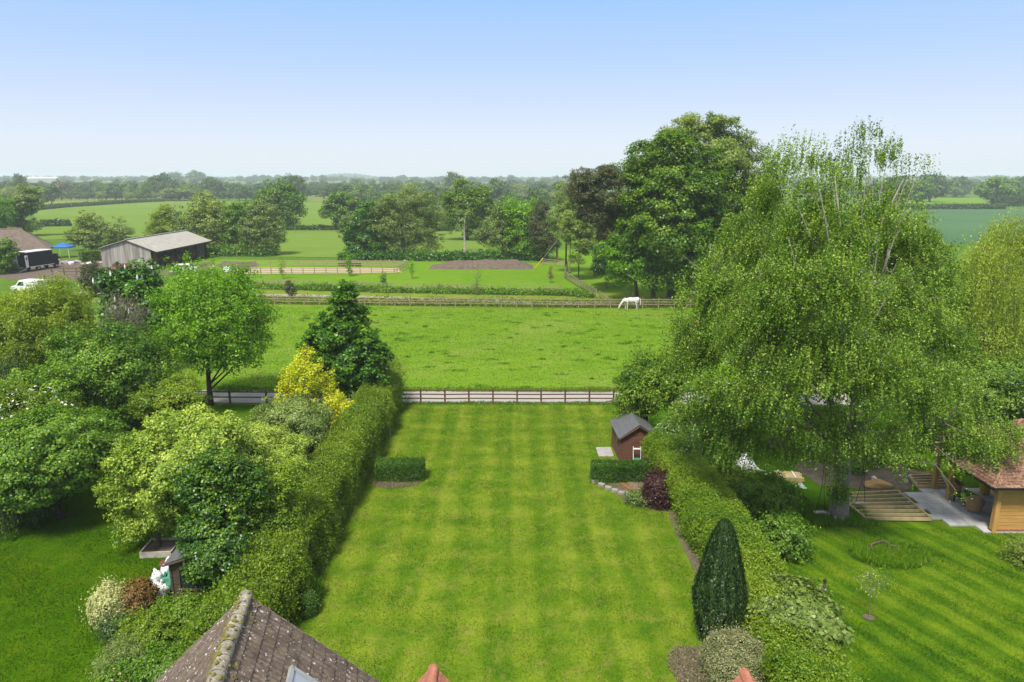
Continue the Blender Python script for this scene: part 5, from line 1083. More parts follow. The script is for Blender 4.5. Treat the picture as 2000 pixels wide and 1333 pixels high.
sheet('long_grass_base', ell, M['rough'], .02, jag=.08, seed=5)
rng = np.random.default_rng(71)
for nm, (x0, x1, y0, y1), kk in (('bark_chips', (4.9, 6.5, 17.6, 19.7), 4200), ('bark_chips', (-7.3, -4.6, 31.5, 32.8), 2200)):
    q = np.stack([rng.uniform(x0, x1, kk), rng.uniform(y0, y1, kk)], 1); ex = ((q[:, 0] - (x0 + x1) / 2) / ((x1 - x0) / 2)) ** 2 + ((q[:, 1] - (y0 + y1) / 2) / ((y1 - y0) / 2)) ** 2 < .9; q = q[ex]; k = len(q)
    tag(leaves(nm, np.c_[q, rng.uniform(.035, .07, k)], rng.normal(size=(k, 3)) * .5 + np.array([0, 0, 1]), rng.uniform(.04, .11, k), .03, rng.random(k), LM['brownish'], None, rng), None, None, None, 'stuff')
tufts('long_grass', ell, 9000, .15, .42, 'tuft', 1, wd=.03)
tufts('paddock_grass', [(-28, 48.2), (34, 47.8), (34, 80), (-34, 82)], 90000, .03, .08, 'tuft', 2, wd=.10, mat=M['paddock'])
tufts('lawn_grass', [(XL, 14), (XR, 14), (XR, YF - .1), (XL, YF - .1)], 230000, .02, .06, 'tuft', 20, wd=.035, mat=M['lawn'])
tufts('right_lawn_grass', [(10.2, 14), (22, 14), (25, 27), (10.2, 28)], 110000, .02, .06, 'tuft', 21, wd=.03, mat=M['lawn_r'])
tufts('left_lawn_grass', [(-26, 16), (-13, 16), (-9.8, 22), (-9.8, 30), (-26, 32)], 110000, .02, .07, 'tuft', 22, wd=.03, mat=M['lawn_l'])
tufts('track_edge_grass', [(-22, 47.5), (30, 47.05), (30, 48.1), (-22, 48.5)], 9000, .08, .28, 'tuft', 3, wd=.05)
tufts('fence_foot_grass', [(-8, 44.5), (7.3, 44.45), (7.3, 44.85), (-8, 44.95)], 4500, .06, .24, 'tuft', 4, wd=.03)
tufts('hedge_foot_grass', [(-7.7, 19), (-7.35, 19), (-7.4, 44), (-7.7, 44)], 5000, .04, .2, 'tuft', 5, wd=.025)
tufts('birch_foot_grass', [(bx - 1.4, by - .9), (bx + 1.5, by - .8), (bx + 1.4, by + .9), (bx - 1.6, by + 1.2)], 4500, .1, .4, 'tuft', 6, wd=.03)
tufts('daylily_clump', [(-8.0, 21.3), (-7.1, 21.2), (-7.0, 22.6), (-7.8, 23)], 2200, .25, .65, 'tuft', 7, wd=.04)
tufts('rough_ground_grass', [(10.2, 29.5), (14.2, 29.5), (14.5, 33.5), (16, 35), (19, 33.5), (21, 34.5), (22, 33), (33, 33), (40, 44), (10, 44)], 55000, .08, .36, 'tuft', 8, wd=.05)
shrub('box_ball', 'small rounded box bush at the near end of the left hedge', 'bush', *G(600, 1200), .42, .95, 'hedge_d', n=6000, ls=.05, seed=16, lump=.05)
sheet('rough_ground', [(9.9, 29.4), (40, 29.4), (60, 44.3), (8.5, 44.3)], M['rough'], .006)

rng = np.random.default_rng(61); tc_ = np.stack([rng.uniform(-24, 22, 170), rng.uniform(48.5, 80, 170)], 1); ti = rng.integers(0, 170, 11000); rad_ = rng.uniform(.08, .4, 170)[ti]; a_ = rng.uniform(0, 6.28, 11000); q_ = rng.random(11000) ** .6
hq = rng.uniform(.08, .26, 11000) * (1.1 - q_ * .6); C_ = np.stack([tc_[ti, 0] + np.cos(a_) * q_ * rad_ * 2.2, tc_[ti, 1] + np.sin(a_) * q_ * rad_, hq * .48], 1)
tag(leaves('paddock_tussocks', C_, rng.normal(size=(11000, 3)) * np.array([1, 1, .3]), hq, .05, rng.normal(.35, .2, 11000), LM['tuft'], None, rng, np.stack([rng.normal(0, .3, 11000), rng.normal(0, .3, 11000), np.ones(11000)], 1)), None, None, None, 'stuff')
# left garden
shrub('hedge_shrub', 'tawny loose shrub at the far end of the left hedge beside the fence', 'bush', -8.3, 44.4, (1.0, 1.1), 2.9, 'young', n=9000, ls=.09, seed=140, lump=.3, spiky=.25, core=.6)
px_tree('round_lime_tree', 'round bright lime-green tree with dark forked trunk by the track', 'tree', 412, 792, 522, 232, 735, leaf='lime', bk='dark', ls=.15, nleaf=46000, rc=.42, tr=.20, seed=21, n=18, inner=.5, squash=.75, twig=.6, aspect=.75, top=6.5, shift=.75)
x, y = G(678, 815); dl = lobepx(y, x, [(678, 560, 13, 0), (672, 590, 24, 0), (690, 620, 26, .3), (650, 625, 22, 0), (625, 655, 24, 0), (665, 660, 36, -.5), (705, 665, 30, 0), (600, 680, 16, 0), (730, 690, 24, 0), (690, 710, 42, -.6), (645, 720, 38, -.3), (752, 690, 14, 0), (725, 735, 30, 0), (690, 765, 36, 0), (650, 780, 30, 0), (610, 720, 22, 0)])
tree('dark_pointed_tree', 'dense dark green pointed tree at the far end of the left hedge', 'tree', x, y, P(678, 540, y)[2], 6, 1, lobes=dl, leaf='holly', bk='brown', ls=.17, nleaf=46000, rc=.36, tr=.16, seed=22, aspect=.75, inner=.15)
x, y = G(606, 850); gl = lobepx(y, x, [(598, 692, 13, 0, .8), (590, 712, 18, 0, .8), (566, 738, 20, 0, .8), (612, 735, 24, -.4), (640, 760, 18, 0), (560, 768, 20, 0), (600, 765, 26, 0), (652, 795, 24, -.5), (678, 802, 18, -.5), (662, 826, 16, -.5), (630, 712, 9, 0, .7), (550, 792, 14, 0), (646, 735, 9, 0, .7), (684, 822, 12, -.5)])
tree('golden_tree', 'vivid golden-yellow leaved small tree left of the dark pointed tree', 'tree', x, y, 5.3, 4, 1, lobes=gl, leaf='gold', bk='brown', ls=.12, nleaf=16000, rc=.22, tr=.08, seed=23, inner=.3, aspect=.65, top=3.4, squash=1.1)
px_tree('apple_tree', 'grey-green rounded tree below the golden one beside the left hedge', 'tree', 575, 925, 775, 165, 900, leaf='apple2', bk='grey', ls=.10, nleaf=50000, rc=.42, tr=.10, seed=24, n=12)
px_tree('apple_tree', 'pale yellow-green tree with twisted stems against the left hedge', 'tree', 510, 1010, 838, 200, 960, leaf='apple', bk='grey', ls=.095, nleaf=55000, rc=.40, tr=.10, seed=25, n=12)
x, y = G(312, 1073); al = lobepx(y, x, [(385, 830, 30, .3), (330, 860, 52, 0), (270, 900, 48, .2), (245, 960, 38, 0), (330, 940, 60, -.6), (400, 890, 50, .2), (440, 950, 45, .6), (385, 970, 50, .8), (270, 1010, 32, -.3), (240, 1040, 18, -.3, .6), (310, 1010, 32, -.5), (220, 1020, 15, 0, .5), (460, 890, 42, .2), (430, 850, 36, -.4), (500, 900, 34, .6), (400, 880, 36, -1.2), (360, 920, 34, -1.4, .8)])
tree('apple_tree', 'yellow-green apple tree growing from the whitewashed planter', 'tree', x, y, 6.0, 5, 1.6, lobes=al, leaf='apple', bk='brown', ls=.105, nleaf=105000, rc=.36, tr=.11, seed=26, aspect=.7, twig=.6, top=4.0, squash=.75)
x, y = -10.7, 23.0; iv = lobepx(y, x, [(430, 925, 40, 0), (400, 950, 45, 0), (465, 955, 45, .2), (430, 1010, 55, -.2), (390, 1040, 38, -.5), (465, 1040, 48, 0), (420, 1090, 46, -.4), (470, 1110, 38, .1), (400, 1100, 26, -1.3), (440, 1150, 30, -.9), (465, 1120, 34, -1.5), (430, 1085, 38, -1.6), (480, 1150, 26, -1.3), (405, 1060, 40, -1.0), (450, 1170, 22, -1.7)])
tree('dark_evergreen', 'tall glossy dark evergreen bush growing over the old brown shed', 'tree', x, y, 6.3, 3.2, .6, lobes=iv, leaf='ivy', bk='dark', ls=.11, nleaf=80000, rc=.38, tr=.12, seed=27, aspect=.62, inner=.2)
px_tree('hazel_tree', 'light green bush squeezed between the dark evergreen and the left hedge', 'tree', 545, 1120, 930, 110, 1100, kind='vase', leaf='hedge_r', bk='brown', ls=.09, nleaf=32000, rc=.34, tr=.07, seed=28)
px_tree('plum_tree', 'broad dark green tree casting deep shade on the left lawn', 'tree', 118, 1012, 800, 260, 965, leaf='mid', bk='dark', ls=.12, nleaf=85000, rc=.5, tr=.18, seed=29, n=15, aspect=.7, inner=.15)
x, y = G(-30, 1010); cl = lobepx(y, x, [(10, 930, 60, 0), (40, 905, 36, -1), (-40, 900, 80, 0), (60, 960, 28, -1), (0, 860, 50, .5), (-40, 980, 60, -1), (20, 985, 30, -1.4)])
tree('weeping_conifer', 'grey-green conifer with drooping branches at the left edge', 'tree', x, y, 6.5, 5, .6, lobes=cl, leaf='spruce', bk='dark', ls=.16, aspect=.22, nleaf=60000, rc=.45, tr=.16, seed=30, hang=.9)
x, y = G(-25, 900); cl = lobepx(y, x, [(5, 750, 34, 0), (-30, 740, 50, 0), (20, 800, 36, 0), (-20, 830, 50, 0), (40, 850, 24, 0)])
tree('weeping_conifer', 'second drooping conifer higher up the left edge', 'tree', x, y, 6.8, 5, .6, lobes=cl, leaf='spruce', bk='dark', ls=.16, aspect=.22, nleaf=32000, rc=.45, tr=.16, seed=35, hang=.9)
px_tree('cherry_tree', 'large mid-green tree behind the white-flowering shrub', 'tree', 235, 850, 640, 225, 840, leaf='mid', bk='brown', ls=.14, nleaf=80000, rc=.55, tr=.16, seed=36, n=14, aspect=.66, inner=.2)
px_tree('cherry_tree', 'fresh green small tree right of the large mid-green tree', 'tree', 345, 880, 735, 130, 860, leaf='hedge_l', bk='brown', ls=.12, nleaf=32000, rc=.42, tr=.1, seed=37)
px_tree('cherry_tree', 'leafy green tree in the dip left of the large mid-green tree', 'tree', 105, 905, 715, 160, 880, leaf='mid', bk='brown', ls=.13, nleaf=42000, rc=.45, tr=.12, seed=38)
shrub('flowering_shrub', 'shrub with flat white flower heads behind the broad dark tree', 'bush', *G(88, 925), (2.4, 1.6), 4.7, 'hedge_l', n=22000, ls=.11, seed=39, lump=.2, blossom=('blossom', 260, .17), core=.6)
x, y = G(70, 800); bl = lobepx(y, x, [(30, 630, 46, 0), (100, 595, 42, 0), (135, 600, 34, 0), (0, 650, 50, 0), (60, 670, 55, -1), (120, 660, 45, -1), (155, 640, 26, 0), (-30, 640, 50, 0), (20, 730, 50, 0), (95, 740, 45, 0), (150, 700, 24, 0), (108, 560, 18, 0, .5), (80, 575, 14, 0, .4)])
tree('yellow_green_willow', 'wide feathery yellow-green tree in front of the white van', 'tree', x, y, 8.6, 8, .8, lobes=bl, leaf='bamboo', bk='grey', ls=.19, aspect=.34, nleaf=90000, rc=.6, tr=.1, seed=41, inner=.4, squash=1.2, up=.2, kind='vase', twig=.6)
px_tree('bare_tree', 'almost bare grey twiggy tree between the yellow-green and lime trees', 'tree', 252, 790, 562, 125, 720, kind='vase', leaf='brownish', bk='grey', ls=.07, nleaf=7000, rc=.32, tr=.11, seed=42, twig=3, tmax=900, inner=.5, twr=.02, n=14, top=3.4)
px_tree('horse_chestnut', 'dark chestnut tree carrying upright white flower candles', 'tree', 282, 722, 520, 125, 715, leaf='dark', bk='brown', ls=.30, nleaf=24000, rc=.6, tr=.2, seed=43, n=14, aspect=.7, blossom=('blossom', 0, .1))
def candles(label_tree_obj, n, seed, lobes, zmin):
    rng = np.random.default_rng(seed); c, nr, _, _, _ = crown_pts(lobes, n * 3, .2, rng, 0, 0); first = None
    k = 0
    for q in c:
        if q[2] < zmin or k >= n: continue
        if first is None: o_ = first = MB().tube([(0, 0, 0), (0, 0, .18), (0, 0, .42)], [.06, .08, .02], 5).build('flower_candle', M['white_bag'], label_tree_obj)
        else: o_ = first.copy(); COL.objects.link(o_)
        o_.location = tuple(q); k += 1
hc = [o for o in bpy.data.objects if o.name == 'horse_chestnut'][0]
for ch in list(hc.children):
    if ch.name.startswith('blossom'): bpy.data.objects.remove(ch)
y_ = hc.location.y; hh_ = P(282, 520, y_)[2]; candles(hc, 75, 3, lobes_auto(hh_, 125 * mpp(y_, 4), .4, 'round', 43, 14), 1.0)
px_tree('dark_pine', 'short dark pine standing in the grass left of the barn', 'tree', 183, 580, 515, 46, 572, kind='column', leaf='pine', bk='pine', ls=.22, aspect=.4, nleaf=9000, rc=.4, tr=.12, seed=44)
px_tree('young_maple', 'small fresh green tree right of the short dark pine', 'tree', 207, 578, 532, 30, 570, leaf='lime', bk='brown', ls=.2, nleaf=3500, rc=.35, tr=.06, seed=45)
# planting near the bottom left
shrub('variegated_shrub', 'cream-leaved shrub at the edge of the left lawn', 'bush', *G(218, 1212), .62, 1.35, 'cream', n=11000, ls=.065, seed=51, lump=.1)
shrub('bronze_shrub', 'bronze and green shrub between the cream one and the sacks', 'bush', *G(272, 1200), .62, 1.25, 'bronze', n=11000, ls=.07, seed=52, lump=.15)
shrub('garden_bush', 'fresh green bush squeezed between cream and bronze shrubs', 'bush', *G(242, 1208), .35, 1.0, 'hedge_l', n=5000, ls=.06, seed=53)
shrub('blue_flower_clump', 'low clump of blue-green leaves below the cream-leaved shrub', 'plant', *G(232, 1238), (.55, .4), .45, 'spruce', n=4500, ls=.08, seed=54, lump=.3, spiky=.3)
shrub('garden_bush', 'wide green bush between the old shed and the brown roof', 'bush', *G(370, 1235), (1.2, .8), 1.25, 'hedge_r', n=20000, ls=.075, seed=55, lump=.18)
shrub('garden_bush', 'green bush against the left slope of the brown roof', 'bush', *G(300, 1262), (1.0, .8), 1.1, 'hedge_l', n=15000, ls=.075, seed=56, lump=.2)
shrub('garden_bush', 'small green bush below the bronze shrub', 'bush', *G(285, 1285), (.75, .5), .8, 'hedge_r', n=8000, ls=.07, seed=57, lump=.2)
shrub('rosemary_bush', 'dull grey-green spiky bush near the bottom left corner of the roof', 'bush', *G(245, 1318), (.75, .6), .95, 'apple2', n=9000, ls=.09, seed=58, lump=.22, spiky=.25, aspect=.25, core=.6)
shrub('pink_rose', 'rose bush with pale pink flowers at the bottom left', 'bush', *G(228, 1350), (.55, .5), .8, 'mid', n=6000, ls=.07, seed=59, lump=.2, blossom=('pink', 26, .10))
shrub('garden_bush', 'dark leafy bush hidden beside the brown roof eave', 'bush', *G(330, 1330), (1.3, .8), 1.0, 'mid', n=13000, ls=.08, seed=60, lump=.2)
shrub('garden_bush', 'green bush at the foot of the dark evergreen by the brown roof peak', 'bush', *G(455, 1225), (.85, .7), 1.35, 'hedge_l', n=12000, ls=.075, seed=61, lump=.18)
for s_ in ((1678, 985, .75, 'rope swing with pale seat hanging right of the birch trunk'), (1600, 1003, .9, 'rope swing with wooden seat hanging left of the birch trunk')):
    x, y = G(s_[0], s_[1] + 14); o = empty('rope_swing', (x, y - .0, 0), 0, s_[3], 'swing')
    MB().box((0, 0, .42), (.55, .2, .04)).build('seat', M['wood_grey'], o)
    for q in (-.22, .22): MB().tube([(q, 0, .42), (q * .2, 0, 1.6), (q * .2, .1, 5.4)], .012, 5).build('rope', M['black_paint'], o)

# ------------------------------------------------------------------ copse on the right and trees behind the paddock
def mid_tree(name, label, pxb, pyb, items, leaf, bk='brown', ls=.28, nleaf=20000, rc=1.0, tr=.3, seed=1, top=None, **kw):
    x, y = G(pxb, pyb); L = lobepx(y, x, items); h = max(q[2] + q[5] for q in L)
    return tree(name, label, 'tree', x, y, h, 8, h * .25, lobes=L, leaf=leaf, bk=bk, ls=ls, nleaf=nleaf, rc=rc, tr=tr, seed=seed, top=top or h * .75, twr=.03, **kw)
mid_tree('tall_sycamore', 'tallest dark green tree of the copse right of the paddock', 1310, 590, [(1262, 322, 36, 0), (1318, 300, 38, 0), (1375, 335, 38, 0), (1290, 375, 58, -2), (1360, 385, 58, -2), (1245, 420, 42, 0), (1405, 440, 50, 0), (1300, 450, 58, -3), (1350, 495, 55, -2), (1235, 480, 32, 0), (1400, 520, 40, 0), (1270, 530, 32, -2, .7), (1340, 545, 28, -2, .6)], 'syc', ls=.32, nleaf=100000, rc=1.3, tr=.55, seed=71, aspect=.75, top=15)
mid_tree('pale_ash', 'paler airy tree rising behind the tallest copse tree', 1400, 575, [(1345, 258, 32, 0, .9), (1400, 262, 34, 0, .9), (1440, 290, 30, 0, .7), (1310, 280, 28, 0, .8), (1440, 345, 38, 0, .8), (1470, 320, 30, 0, .5), (1485, 365, 36, 0, .7), (1420, 400, 50, 2), (1400, 310, 36, -4, .8), (1450, 420, 44, 0), (1205, 350, 20, 0, .6), (1235, 320, 16, 2, .5)], 'olive', 'grey', ls=.28, nleaf=72000, rc=1.1, tr=.4, seed=72, top=17)
mid_tree('lower_maple', 'bright green tree below the dark one, nearest the white horse', 1275, 590, [(1255, 505, 34, -1), (1215, 525, 26, 0), (1300, 490, 36, -1), (1240, 450, 30, 0), (1320, 530, 30, -2), (1290, 430, 32, -2), (1200, 480, 20, 0), (1360, 440, 30, -3)], 'lime', ls=.30, nleaf=30000, rc=.9, tr=.3, seed=73, aspect=.75)
mid_tree('copse_tree', 'shaded green tree on the right of the copse behind the birch', 1372, 584, [(1400, 500, 40, 0), (1430, 450, 45, 0), (1440, 520, 40, 0), (1460, 400, 45, 2), (1380, 470, 35, 2), (1500, 470, 45, 0)], 'syc', ls=.32, nleaf=32000, rc=1.1, tr=.35, seed=74)
mid_tree('scots_pine', 'dark reddish pine leaning left at the edge of the copse', 1244, 582, [(1142, 350, 28, 0, 1, .6), (1185, 345, 30, 0, 1, .6), (1222, 348, 24, -2, 1, .6), (1130, 378, 22, 0, 1, .7), (1168, 385, 32, 0, 1, .7), (1208, 395, 28, -2, 1, .7), (1150, 415, 24, 0, 1, .7), (1190, 430, 28, 0, 1, .7), (1225, 440, 20, -2, 1, .7)], 'pine', 'pine', ls=.24, aspect=.4, nleaf=46000, rc=.7, tr=.25, seed=75, lean=(-.11, 0), top=14.8)
mid_tree('scots_pine', 'second dark reddish pine standing further back', 1162, 540, [(1165, 440, 26, 0, 1, .6), (1195, 455, 26, 0, 1, .6), (1215, 430, 24, 0, 1, .6), (1180, 410, 26, 0, 1, .6), (1170, 475, 22, 0, 1, .6), (1205, 480, 22, 0, 1, .6), (1140, 455, 16, 0, 1, .6), (1150, 400, 22, 0, 1, .6), (1120, 370, 22, 0, 1, .6)], 'pine', 'pine', ls=.26, aspect=.35, nleaf=26000, rc=.8, tr=.24, seed=76, lean=(.02, 0), top=13)
mid_tree('white_flowering_tree', 'small dark tree speckled with white flowers at the copse edge', 1203, 560, [(1180, 500, 22, 0), (1200, 520, 24, 0), (1170, 520, 16, 0), (1205, 490, 18, 0)], 'dark', ls=.26, nleaf=9000, rc=.6, tr=.12, seed=77, blossom=('blossom', 220, .2))
mid_tree('slender_tree', 'slender olive-green tree in front of the utility pole', 1130, 548, [(1130, 470, 24, 0, .7), (1120, 430, 22, 0, .6), (1145, 440, 20, 0, .6), (1105, 460, 18, 0, .5), (1150, 480, 16, 0, .6), (1125, 500, 16, 0, .5)], 'olive', 'dark', ls=.24, nleaf=11000, rc=.7, tr=.12, seed=78)
mid_tree('slender_tree', 'taller thin tree left of the pines with feathery top', 1112, 535, [(1105, 400, 22, 0, .5), (1095, 375, 16, 0, .4), (1120, 390, 18, 0, .4), (1100, 440, 22, 0, .6), (1085, 430, 14, 0, .5)], 'olive', 'grey', ls=.26, nleaf=9000, rc=.8, tr=.14, seed=79)
mid_tree('dark_spruce', 'dark pine between the bright maple and the slender tree', 1088, 511, [(1060, 425, 22, 0), (1065, 455, 24, 0), (1050, 440, 16, 0), (1075, 480, 18, 0), (1060, 475, 20, 0), (1055, 405, 12, 0)], 'pine', 'pine', ls=.34, aspect=.4, nleaf=9000, rc=.8, tr=.25, seed=80)
mid_tree('green_maple', 'bright green tree at the right end of the earth mound', 1030, 508, [(1030, 420, 26, 0), (1010, 440, 24, 0), (1045, 440, 24, 0), (1020, 465, 28, 0), (1040, 480, 22, 0), (1000, 410, 18, 0), (1045, 405, 16, 0)], 'lime', 'dark', ls=.38, nleaf=13000, rc=1.0, tr=.3, seed=81)
mid_tree('alder_tree', 'grey-green many-stemmed tree behind the earth mound', 982, 507, [(965, 440, 22, 0, .7), (985, 430, 22, 0, .7), (950, 465, 18, 0, .6), (980, 465, 24, 0, .7), (1000, 460, 18, 0, .6), (940, 455, 14, 0, .5), (970, 415, 16, 0, .6)], 'grey_willow', 'dark', ls=.34, nleaf=10000, rc=.9, tr=.22, seed=82)
mid_tree('big_willow', 'broad pale willow in the centre behind the arena', 788, 505, [(790, 395, 32, 0), (755, 410, 26, 0), (830, 405, 28, 0), (770, 440, 32, 0), (820, 445, 34, 0), (855, 430, 20, 0), (745, 450, 20, 0), (840, 475, 22, 0, .7), (790, 475, 26, 0, .7), (760, 480, 18, 0, .6), (865, 460, 14, 0, .6)], 'grey_willow', 'grey', ls=.34, aspect=.4, nleaf=42000, rc=1.2, tr=.55, seed=83, inner=.35, top=9)
mid_tree('dark_hawthorn', 'dark bushy tree at the left foot of the broad pale willow', 712, 505, [(715, 440, 26, 0), (695, 460, 22, 0), (730, 470, 26, 0), (700, 485, 20, 0), (740, 490, 20, 0), (720, 415, 18, 0)], 'dark', ls=.38, nleaf=16000, rc=1.0, tr=.3, seed=84, blossom=('blossom', 40, .3))
mid_tree('hawthorn', 'brownish twiggy tree at the far left of the central clump', 682, 502, [(685, 435, 18, 0, .6), (675, 455, 14, 0, .6), (690, 460, 16, 0, .6)], 'grey_willow', 'grey', ls=.34, nleaf=4500, rc=.8, tr=.2, seed=85)
mid_tree('white_barked_tree', 'half-dead tree with white trunk rising behind the mound', 908, 492, [(905, 420, 12, 0, .3), (915, 440, 8, 0, .3), (895, 445, 8, 0, .3)], 'grey_willow', 'white', ls=.3, nleaf=500, rc=.7, tr=.3, seed=86)
mid_tree('pale_willow', 'rounded pale willow at the right end of the left clump', 512, 499, [(515, 425, 26, 0), (500, 450, 24, 0), (535, 450, 22, 0), (515, 470, 26, 0, .8), (545, 470, 12, 0, .6), (505, 408, 16, 0)], 'grey_willow', 'grey', ls=.34, nleaf=16000, rc=1.0, tr=.3, seed=87)
mid_tree('field_tree', 'olive-green tree left of the rounded pale willow', 467, 497, [(465, 425, 24, 0, .8), (450, 450, 22, 0, .8), (480, 450, 20, 0, .8), (465, 475, 20, 0, .7), (478, 410, 14, 0, .7)], 'mid', 'grey', ls=.36, nleaf=13000, rc=1.0, tr=.25, seed=88)
mid_tree('dark_spruce', 'dark narrow evergreen squeezed beside the rounded pale willow', 487, 498, [(488, 430, 12, 0), (488, 450, 14, 0), (490, 475, 14, 0), (492, 490, 12, 0)], 'dark', 'dark', ls=.34, nleaf=6000, rc=.8, tr=.2, seed=89)
mid_tree('willow_tree', 'tall greyish willow in the middle of the left clump', 420, 496, [(400, 405, 26, 0), (425, 420, 26, 0), (385, 425, 24, 0), (410, 445, 30, 0), (440, 450, 20, 0), (395, 470, 24, 0, .8), (435, 475, 18, 0, .8)], 'olive', 'grey', ls=.36, nleaf=20000, rc=1.1, tr=.3, seed=90)
mid_tree('willow_tree', 'bright yellow-green tree just behind the barn roof', 322, 490, [(320, 435, 22, 0), (305, 455, 18, 0), (340, 455, 22, 0), (325, 415, 13, 0), (350, 475, 20, 0)], 'bamboo', 'dark', ls=.36, nleaf=12000, rc=.9, tr=.25, seed=91)
mid_tree('willow_tree', 'grey-green tree between the bright tree and the tall greyish willow', 362, 492, [(362, 440, 20, 0), (350, 420, 14, 0, .7), (375, 460, 18, 0), (365, 475, 18, 0), (300, 480, 16, 0), (280, 485, 12, 0)], 'grey_willow', 'grey', ls=.36, nleaf=11000, rc=.9, tr=.22, seed=92)
mid_tree('spreading_tree', 'round olive tree behind the blue gazebo and clipped hedge', 181, 490, [(175, 440, 22, 0, .8), (155, 460, 16, 0, .8), (195, 460, 20, 0, .8), (175, 465, 22, 0, .8), (140, 470, 10, 0, .7), (205, 445, 10, 0, .7)], 'olive', 'dark', ls=.36, nleaf=12000, rc=.9, tr=.3, seed=93)
mid_tree('spreading_tree', 'smaller grey-green tree right of the round olive one', 238, 486, [(232, 435, 12, 0, .6), (245, 455, 14, 0, .7), (225, 465, 14, 0, .8), (255, 475, 12, 0), (240, 478, 14, 0)], 'grey_willow', 'grey', ls=.34, nleaf=7500, rc=.8, tr=.2, seed=94)
mid_tree('poplar_tree', 'tall grey-green tree with bare lower trunk above the tiled barn', 50, 462, [(55, 380, 18, 0, .8), (40, 400, 20, 0, .8), (65, 405, 14, 0, .8), (35, 425, 18, 0, .8), (65, 440, 12, 0, .7), (20, 400, 14, 0, .8)], 'grey_willow', 'brown', ls=.5, nleaf=12000, rc=1.3, tr=.4, seed=95)
mid_tree('bright_oak', 'bright green tree cut by the left edge above the tiled barn', -5, 465, [(5, 410, 24, 0), (-15, 420, 30, 0), (12, 435, 12, 0)], 'lime', 'brown', ls=.5, nleaf=9000, rc=1.3, tr=.4, seed=96)
mid_tree('round_bush', 'round dark green bush in front of the tiled barn', 5, 535, [(0, 485, 22, 0), (12, 495, 15, 0), (-15, 500, 24, 0), (0, 518, 24, 0)], 'mid', 'dark', ls=.3, nleaf=14000, rc=.8, tr=.2, seed=97)
# oaks in the fields
mid_tree('field_oak', 'big round oak standing in the sloping field, left of centre', 548, 449, [(545, 382, 26, 0), (520, 390, 20, 0), (570, 392, 20, 0), (530, 410, 22, 0), (560, 415, 26, 0), (580, 410, 13, 0), (505, 400, 11, 0), (545, 430, 20, 0)], 'oak', 'dark', ls=.6, nleaf=16000, rc=1.8, tr=.6, seed=98)
mid_tree('field_oak', 'round oak in the field just left of the broad pale willow', 668, 450, [(665, 390, 16, 0), (650, 400, 15, 0), (685, 400, 16, 0), (660, 415, 17, 0), (640, 415, 10, 0), (690, 418, 12, 0), (668, 430, 14, 0)], 'oak', 'dark', ls=.6, nleaf=12000, rc=1.6, tr=.55, seed=99)
mid_tree('field_oak', 'large bright oak right of the broad pale willow', 912, 470, [(905, 380, 26, 0), (885, 395, 20, 0), (935, 390, 22, 0), (910, 415, 28, 0), (940, 415, 20, 0), (885, 425, 18, 0), (925, 440, 20, 0), (955, 405, 12, 0)], 'syc', 'dark', ls=.55, nleaf=18000, rc=1.6, tr=.5, seed=100)
for k, (a, b, h_, w_, lf, lb) in enumerate(((566, 583, 2.6, 1.6, 'pine', 'small dark conifer beside the gravelly farm track'), (750, 565, 2.4, 1.0, 'mid', 'thin young tree in the upper hedge left of centre'), (682, 540, 3.6, 1.3, 'lime', 'young leafy tree standing in front of the sand arena'), (804, 545, 3.2, 1.1, 'lime', 'wispy young tree at the right end of the sand arena'), (932, 577, 4.4, 1.6, 'olive', 'wispy young tree in front of the earth mound'), (1075, 553, 2.6, 1.0, 'bronze', 'small reddish sapling in the green paddock'), (1232, 590, 2.6, 1.0, 'olive', 'thin sapling by the short diagonal rail'), (552, 545, 3.3, 1.2, 'lime', 'slim sapling left of the upper fence'), (1185, 570, 3.2, 1.0, 'mid', 'slim sapling under the copse near the fence corner'), (1330, 596, 3.6, 1.2, 'olive', 'slim sapling right of the white horse'))):
    x, y = G(a, b); tree('young_tree', lb, 'tree', x, y, h_, w_, .5, kind='column' if k != 0 else 'cone', leaf=lf, bk='grey', ls=.16, nleaf=[2600, 900, 1300, 500, 420, 350, 300, 500, 400, 400][k], rc=.3, tr=.035, seed=110 + k, twig=.8, n=7, twr=.008)
# undergrowth along the foot of the copse and clumps
hedge('undergrowth', 'dark tangled undergrowth along the foot of the central trees', 'undergrowth', [G(665, 508), G(860, 509), G(1000, 507), G(1065, 510)], 2.0, 1.3, 'dark', dens=40, ls=.42, lump=.5, fuzz=.3, seed=120, core=False)
hedge('undergrowth', 'dark undergrowth along the foot of the left clump of trees', 'undergrowth', [G(225, 503), G(330, 500), G(540, 500)], 2.5, 1.6, 'mid', dens=40, ls=.42, lump=.6, fuzz=.3, seed=121, core=False)
hedge('field_hedge', 'low thin hedge crossing the field behind the left clump', 'hedge', [G(540, 450), G(700, 450), G(900, 452)], 2.0, 1.2, 'far', dens=30, ls=.6, lump=.3, fuzz=.2, seed=122, core=False)
hedge('field_hedge', 'long curved hedge sweeping across the upper left fields', 'hedge', [G(60, 412), G(120, 406), G(200, 400.5), G(260, 396.5), G(320, 394)], 3, 1.6, 'far', dens=22, ls=.9, lump=.3, fuzz=.3, seed=123, core=False)
hedge('field_hedge', 'low hedge above the barn on the far left', 'hedge', [G(80, 443), G(135, 442)], 2.5, 1.8, 'far', dens=26, ls=.7, lump=.4, fuzz=.3, seed=124, core=False)
hedge('field_hedge', 'clipped hedge beside the blue-green crop field on the right', 'hedge', [G(1760, 409), G(1960, 409)], 3, 2.2, 'far', dens=22, ls=.9, lump=.3, fuzz=.3, seed=125, core=False)
